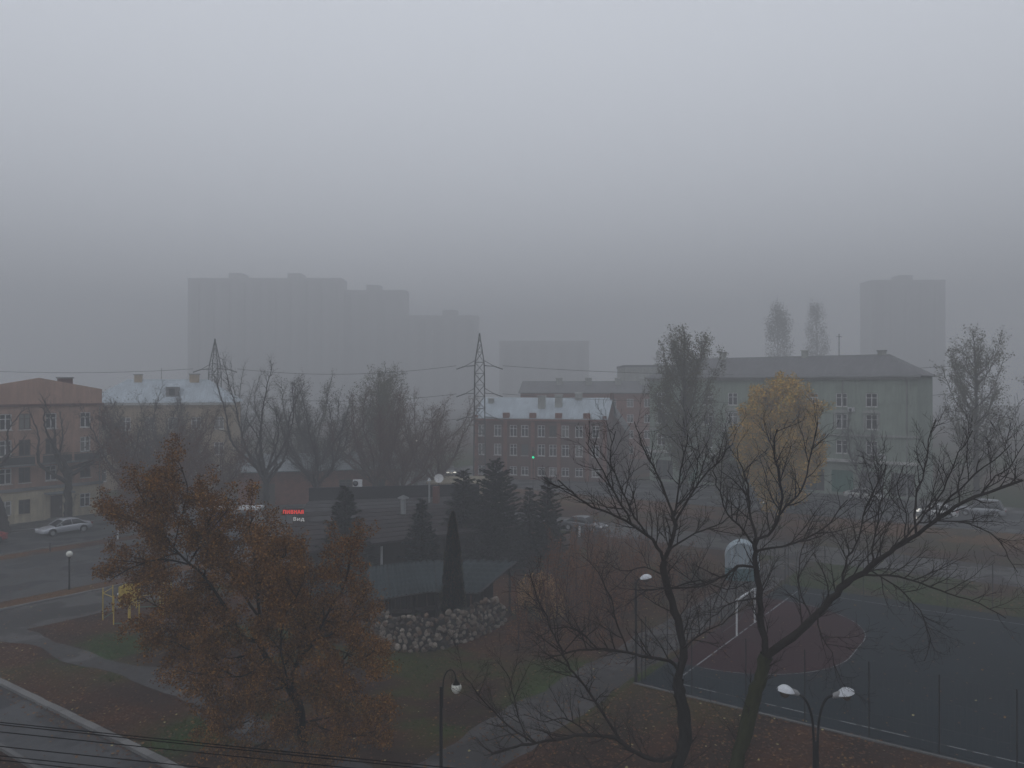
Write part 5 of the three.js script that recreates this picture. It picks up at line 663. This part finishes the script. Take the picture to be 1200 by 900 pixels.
genericTree(211, 'rust leaved low tree between parking lot and side street', -70.6, 41.2, 9.8, { name: 'autumn_tree', r: .24, n: 10, spread: 4.86, fork: 0.24, twig: M.twigRed, leaf: dens(RUST, 1.6, .08) });
genericTree(212, 'tall bare tree with greenish lower twigs left of the yellow tree', -37.6, 88.2, 20.8, { leader: true, r: .36, n: 34, spread: 4.6, fork: .12, bend: .8, twig: M.twigPale, leaf: dens(OLIVE, 1.6, .1) });
genericTree(213, 'tall bare tree before the end wall of the green block', -9.2, 106.4, 20.6, { leader: true, r: .36, n: 26, spread: 4.2, fork: .15, bend: .75, twig: M.twigPale, leaf: dens(OLIVE, .3, .1) });
genericTree(214, 'bare tree with olive twigs beyond the end of the green block', -1.0, 110.5, 19, { leader: true, r: .34, n: 24, spread: 4.0, fork: .15, bend: .75, twig: M.twigPale, leaf: dens(OLIVE, .9, .1) });
genericTree(215, 'low olive tree between bare tree and yellow tree', -31.8, 86.6, 9.6, { name: 'autumn_tree', r: .22, n: 10, spread: 2.6, fork: .18, twig: M.twigPale, leaf: dens(OLIVE, 2.0, .1) });
genericTree(216, 'thin bare tree before the shop windows of the green block', -21.4, 104.8, 12.2, { r: .18, n: 7, spread: 2.2, fork: .25 });
genericTree(217, 'dark bare tree above the roof of the tan block', -120, 86, 19, { r: .36, n: 8, spread: 4.5, fork: .3 });
genericTree(218, 'olive tinged bare tree before the far tan block', -83.5, 84.5, 17, { leader: true, r: .32, n: 22, spread: 3.4, fork: .22, bend: .8, twig: M.twigPale, leaf: dens(OLIVE, .9, .1) });
genericTree(219, 'olive tinged bare tree beside the crossroads lamp', -76.2, 76.4, 15, { leader: true, r: .3, n: 22, spread: 3.4, fork: .22, bend: .8, twig: M.twigPale, leaf: dens(OLIVE, .5, .1) });
genericTree(221, 'twiggy brown tree between silver sedan and tan house', -78.6, 46.6, 11.5, { r: .26, n: 11, spread: 6.16, fork: 0.24, twig: M.twigRed, leaf: dens(RUST, .9, .08) });
genericTree(222, 'twiggy grey tree before the tan house roof', -92.5, 54.5, 14.2, { r: .28, n: 11, spread: 6.16, fork: 0.24, leaf: dens(DULL, .8, .08) });
genericTree(223, 'broad twiggy tree standing over the workshop roof', -78.5, 67.5, 15.2, { r: .32, n: 12, spread: 7.45, fork: 0.21, leaf: dens(DULL, .8, .08) });
genericTree(224, 'reddish spreading tree behind the lit street lamp', -73.8, 81.0, 13.8, { r: .3, n: 12, spread: 7.45, fork: 0.21, twig: M.twigRed, leaf: dens(RUST, .7, .08) });
genericTree(225, 'grey twiggy tree behind the workshop and its reddish neighbour', -87.0, 72.5, 15.6, { r: .32, n: 12, spread: 7.45, fork: 0.21, leaf: dens(OLIVE, .6, .08) });
genericTree(226, 'tangled brown low tree in front of the tan house wall', -85.5, 58.5, 10.5, { r: .22, n: 11, spread: 5, fork: .2, twig: M.twigRed, leaf: dens(RUST, 1.3, .08) });
genericTree(228, 'tangled brown low tree beside the blue portable cabin', -73.6, 47.8, 8.8, { r: .2, n: 11, spread: 4.2, fork: .2, twig: M.twigRed, leaf: dens(RUST, 1.2, .08) });
genericTree(229, 'tangled reddish low tree behind the end of the workshop', -70.5, 71.5, 10.5, { r: .22, n: 11, spread: 5, fork: .2, twig: M.twigRed, leaf: dens(RUST, 1.2, .08) });
{ // fastigiate yellow tree
  genericTree(220, 'dense golden yellow tree in front of the green block', -25.9, 85.9, 14.6, { name: 'yellow_tree', leader: true, r: .3, n: 60, spread: 4.7, fork: .06, twig: M.twigPale, levels: [{ dens: 2.2, t0: .02, ang: [.35, .8], up: .25, len: [1.2, 2.6], r: .03, seg: 4, wob: .14, trop: .06 }, { dens: 3, t0: .1, ang: [.4, .9], up: .15, len: [.5, 1.1], r: .012, seg: 3, wob: .18 }], leaf: dens(GOLD, 30, .13, .42, 2) });
}
function poplar(s, label, a, b, H, R, cols) { // upright spindle of small leaves round a straight stem
  seed(s); const g = thing('poplar_tree', label, 'tree', a, b, 0), st = new MB(), cr = new MB(); new MB().tube([V(0, -.1, 0), V(.2, H * .5, .1), V(0, H * .97, 0)], [.4, .22, .04], 8).mesh('trunk', M.bark, g);
  const lobes = []; for (let i = 0; i < 60; i++) { const t = rr(.06, .92), an = rr(0, 6.283), w = R * Math.pow(Math.sin(Math.PI * (.12 + .8 * t)), .8) * rr(.3, .85), x = Math.cos(an) * w, z = Math.sin(an) * w, y = H * t; lobes.push([x, y, z]); st.tube([V(x * .1, y - H * .12, z * .1), V(x * .6, y - H * .05, z * .6), V(x, y + H * .03, z)], [.08, .05, .02], 4, false); } st.mesh('branches', M.twig, g);
  for (let i = 0; i < 9000; i++) { const [x, y, z] = lobes[(rnd() * 60) | 0], q = R * .38, c = cols[(rnd() * cols.length) | 0], v = rr(.75, 1.25); leafQuad(cr, V(x + (rnd() + rnd() - 1) * q, Math.min(H, y + (rnd() + rnd() - 1) * H * .09), z + (rnd() + rnd() - 1) * q), rr(.2, .36), [c[0] * v, c[1] * v, c[2] * v]); } cr.mesh('crown', M.leaf, g); return g;
}
poplar(230, 'tall dark poplar behind the roof of the green block', -88, 291, 50, 6, [[.04, .045, .02], [.05, .05, .02]]);
poplar(231, 'paler second poplar further behind the green block', -83, 326, 50, 6, [[.04, .045, .02], [.05, .05, .02]]);
poplar(232, 'broad low tree crown peeping over the green block roof', -85, 220, 24, 8, [[.04, .04, .02], [.05, .045, .02]]);
// conifers: whorled boughs set with needle sprays
function spruce(s, label, a, b, H, R, col, o = {}) {
  seed(s); const g = thing(o.name || 'spruce_tree', label, 'tree', a, b, 0, o.group); new MB().tube([V(0, -.1, 0), V(0, H * .5, 0), V(0, H * .99, 0)], [.16, .1, .015], 7).mesh('trunk', M.bark, g); const mb = new MB(), c0 = o.low ?? .05;
  const lv = Math.round(H / .26); for (let i = 0; i < lv; i++) { const t = i / lv, y = H * (c0 + (1 - c0) * t), r = R * Math.pow(1 - t, o.pow || .85) * (1 + .06 * Math.sin(i * 1.9)) + .02, nb = Math.max(3, Math.round(4 + r * 5));
    for (let k = 0; k < nb; k++) { const an = k / nb * 6.283 + i * 1.1 + rr(-.25, .25), l = r * rr(.6, 1.12), yj = rr(-.16, .16), droop = rr(.1, .35) * (1 - t) - .25 * t, seg = Math.max(3, Math.round(l / .12)); for (let j = 1; j <= seg; j++) { const f = j / seg, px = Math.cos(an) * l * f, pz = Math.sin(an) * l * f, py = y + yj - droop * l * f + .18 * l * f * f; const n = 6; for (let q = 0; q < n; q++) { const v = rr(.6, 1.35), side = rr(-1, 1), sl = (o.spray || .2) * rr(.8, 1.6), dx = Math.cos(an + side * .9) * sl, dz = Math.sin(an + side * .9) * sl, wy = rr(-.14, .08), p = [V(px - dz * .3, py + rr(-.1, .05), pz + dx * .3), V(px + dz * .3, py + rr(-.1, .05), pz - dx * .3), V(px + dx, py + wy, pz + dz)]; const nn = V(rr(-.4, .4), 1, rr(-.4, .4)).normalize(), cc = [col[0] * v, col[1] * v, col[2] * v]; const id = p.map((e) => mb.vert(e.x, e.y, e.z, nn.x, nn.y, nn.z, 0, 0, cc)); mb.i.push(...id); } } } }
  mb.mesh('crown', M.leaf, g); return g;
}
spruce(301, 'dark green spruce before the dark cafe roof', -41.4, 38.1, 7.2, 2.6, [.040, .062, .044]);
spruce(302, 'bluish spruce between dark spruce and thuja', -37.0, 41.2, 6.4, 1.9, [.050, .075, .070], { spray: .2 });
spruce(303, 'broad dark fir standing tallest behind the pavilion', -37.0, 49.8, 8.4, 3.1, [.032, .046, .028], { pow: .62, low: .02, spray: .2 });
spruce(304, 'dark fir leaning against the broad fir on its cafe side', -39.6, 49.0, 7.6, 2.3, [.031, .045, .028], { pow: .66, low: .02 });
spruce(305, 'slim dark green spruce beside the clipped orange bush', -31.5, 48.8, 7.5, 1.9, [.034, .052, .036]);
spruce(306, 'narrow dark fir beside the broad fir on its alley side', -35.0, 51.6, 6.2, 1.6, [.032, .045, .03], { pow: .75 });
{ // columnar thuja
  seed(310); const g = thing('thuja_tree', 'slender columnar thuja with rusty tips between stone wall and pavilion', 'tree', -28.25, 34.0, 0), mb = new MB(), H = 7.0; new MB().tube([V(0, -.1, 0), V(0, H * .9, 0)], [.09, .02], 6).mesh('trunk', M.bark, g);
  for (let i = 0; i < 15000; i++) { const t = Math.pow(rnd(), .8), y = H * t, R = .8 * Math.pow(1 - t, .62) * sm(0, .06, t + .02) + .03, a = rr(0, 6.283), r = R * (1 - .45 * Math.pow(rnd(), 2)) * (1 + .12 * Math.sin(a * 5 + y * 3) + .12 * (fbm(a * 3, y * 2.5, 91, 3) - .5)), x = Math.cos(a) * r, z = Math.sin(a) * r, s = rr(.06, .15), v = rr(.4, 1.5), rust = rnd() < .22 + .3 * t; const c = rust ? [.11 * v, .066 * v, .022 * v] : [.066 * v, .066 * v, .022 * v]; const n = V(Math.cos(a), .3, Math.sin(a)).normalize(); const tx = -Math.sin(a), tz = Math.cos(a), id = [V(x - tx * s * .35, y, z - tz * s * .35), V(x + tx * s * .35, y, z + tz * s * .35), V(x + Math.cos(a) * s * .4 + rr(-.03, .03), y + s * 1.3, z + Math.sin(a) * s * .4)].map((e) => mb.vert(e.x, e.y, e.z, n.x, n.y, n.z, 0, 0, c)); mb.i.push(...id); }
  mb.mesh('crown', M.leaf, g);
}
function bush(s, name, label, a, b, rx, h, rz, n, cols, size = .05, group, twigs = 40) {
  seed(s); const g = thing(name, label, 'bush', a, b, 0, group), mb = new MB(), st = new MB(); for (let i = 0; i < twigs; i++) { const an = rr(0, 6.283), u = Math.sqrt(rnd()); st.tube([V(rr(-.1, .1) * rx, 0, rr(-.1, .1) * rz), V(Math.cos(an) * u * rx * .5, h * .5, Math.sin(an) * u * rz * .5), V(Math.cos(an) * u * rx * .95, h * (1 - .35 * u), Math.sin(an) * u * rz * .95)], [.016, .01, .004], 3, false); } st.mesh('stems', M.twigRed, g);
  for (let i = 0; i < n; i++) { const an = rr(0, 6.283), u = rnd() * 2 - .1, q = Math.pow(rnd(), .35), lump = 1 + .15 * Math.sin(an * 4 + u * 3), cu = clamp(u, -.1, 1), w = Math.sqrt(1 - cu * cu), c = cols[(rnd() * cols.length) | 0], v = rr(.7, 1.3); leafQuad(mb, V(Math.cos(an) * w * rx * q * lump, Math.max(.02, cu * h * q * lump), Math.sin(an) * w * rz * q * lump), size * rr(.7, 1.3), [c[0] * v, c[1] * v, c[2] * v]); }
  mb.mesh('foliage', M.leaf, g); return g;
}
const STRAW = [[.34, .20, .08], [.27, .155, .065], [.38, .24, .10]], GREENB = [[.028, .036, .012], [.035, .04, .014], [.022, .03, .012]];
bush(401, 'dry_bush', 'mounded straw coloured bush at the end of the pavilion', -27.3, 41.5, 1.8, 2.2, 1.8, 11000, STRAW, .07);
bush(402, 'clipped_bush', 'rounded orange brown bush near the slim spruce', -28.6, 54.4, 2.1, 1.7, 2.1, 5200, [[.075, .038, .018], [.06, .032, .018], [.09, .05, .02]], .06);
bush(403, 'green_bush', 'low green bush at the end of the stone wall', -26.8, 39.0, .9, 1.1, 1.1, 3200, GREENB, .05);
bush(404, 'dry_bush', 'grey straw bush by the service road beyond the orange bush', -26.2, 59.6, 1.1, 1.2, 2.6, 3200, [[.1, .085, .06], [.08, .065, .045]], .05);
bush(405, 'rust_bush', 'rust brown bush at the path side of the stone wall', -33.6, 30.6, 1.6, 2.0, 1.3, 5200, RUSTB, .055);
bush(406, 'rust_bush', 'rust brown bush between parking lot and dark spruce', -44.2, 33.2, 1.7, 2.3, 1.7, 5000, RUSTB, .06);
bush(407, 'rust_bush', 'low rust bush before the shelter at the court corner', -23.2, 55.6, 1.8, 1.6, 1.4, 4200, [[.075, .038, .02], [.06, .03, .018]], .06);
bush(408, 'green_bush', 'dark green bush beside the arched shelter', -22.0, 53.0, .9, 1.3, .9, 2800, [[.018, .026, .018], [.022, .03, .02]], .05);
bush(409, 'rust_bush', 'tangled rust bush in the thicket beyond the stone wall end', -24.0, 44.4, 1.6, 2.1, 1.8, 5200, RUSTB, .05, undefined, 90);
bush(410, 'rust_bush', 'tangled rust bush beside the alley near its slim lamp', -22.4, 38.4, 1.4, 1.8, 1.6, 4600, RUSTB, .05, undefined, 90);
bush(411, 'rust_bush', 'tangled rust bush between straw bush and slim spruce', -26.6, 47.2, 1.9, 2.3, 1.8, 5600, RUSTB, .055, undefined, 90);
bush(412, 'rust_bush', 'tangled rust bush at the alley edge before the orange bush', -23.4, 47.6, 1.5, 1.9, 1.6, 4600, RUSTB, .055, undefined, 90);
bush(413, 'rust_bush', 'low rust bush on the lawn side of the stone wall end', -24.8, 36.2, 1.3, 1.3, 1.3, 3800, RUSTB, .045, undefined, 90);
{ // thicket of thin saplings and reddish shrubs between pavilion and alley: each stem its own thing
  const spots = []; seed(420); for (let i = 0; i < 400 && spots.length < 44; i++) { const a = rr(-29.5, -21), b = rr(34, 52); if (a < -26.6 && b < 39.5 || Math.hypot(a + 27.3, b - 41.5) < 2.3 || a < -23.6 && b < 40.5 && a + (b - 34) * .1 < -24.2) continue; if (spots.some(([x, y]) => Math.hypot(x - a, y - b) < 1.0)) continue; spots.push([a, b]); }
  spots.forEach(([a, b], i) => { seed(430 + i); const H = rr(2.6, 5.2); const g = thing('sapling', 'thin reddish sapling in the thicket between pavilion and alley', 'sapling', a, b, rr(0, 6), 'saplings in the thicket'); const L = [[.035, .012, [[0, -.1, 0], [rr(-.15, .15), H * .5, rr(-.15, .15)], [rr(-.35, .35), H, rr(-.35, .35)]]]]; const nf = 3 + ((rnd() * 3) | 0); for (let k = 0; k < nf; k++) { const an = rr(0, 6.28), r = rr(.4, 1.0), y = H * rr(.08, .45); L.push([.02, .006, [[0, y, 0], [Math.cos(an) * r * .6, y + H * .22, Math.sin(an) * r * .6], [Math.cos(an) * r, Math.min(H * .95, y + H * rr(.3, .5)), Math.sin(an) * r]]]); } buildTree(g, L, { bark: M.twig, twig: M.twigRed, levels: [{ dens: 4, t0: .1, ang: [.3, .8], up: .3, len: [.4, .9], r: .011, seg: 3, wob: .15, trop: .05 }, { dens: 5, t0: .1, ang: [.4, .9], up: .1, len: [.2, .55], r: .007, seg: 2, wob: .2 }], leaf: { lv: 1, n: 3.0, s: .05, sp: .16, cols: RUSTB } }); });
}
renderer.render(scene, camera);
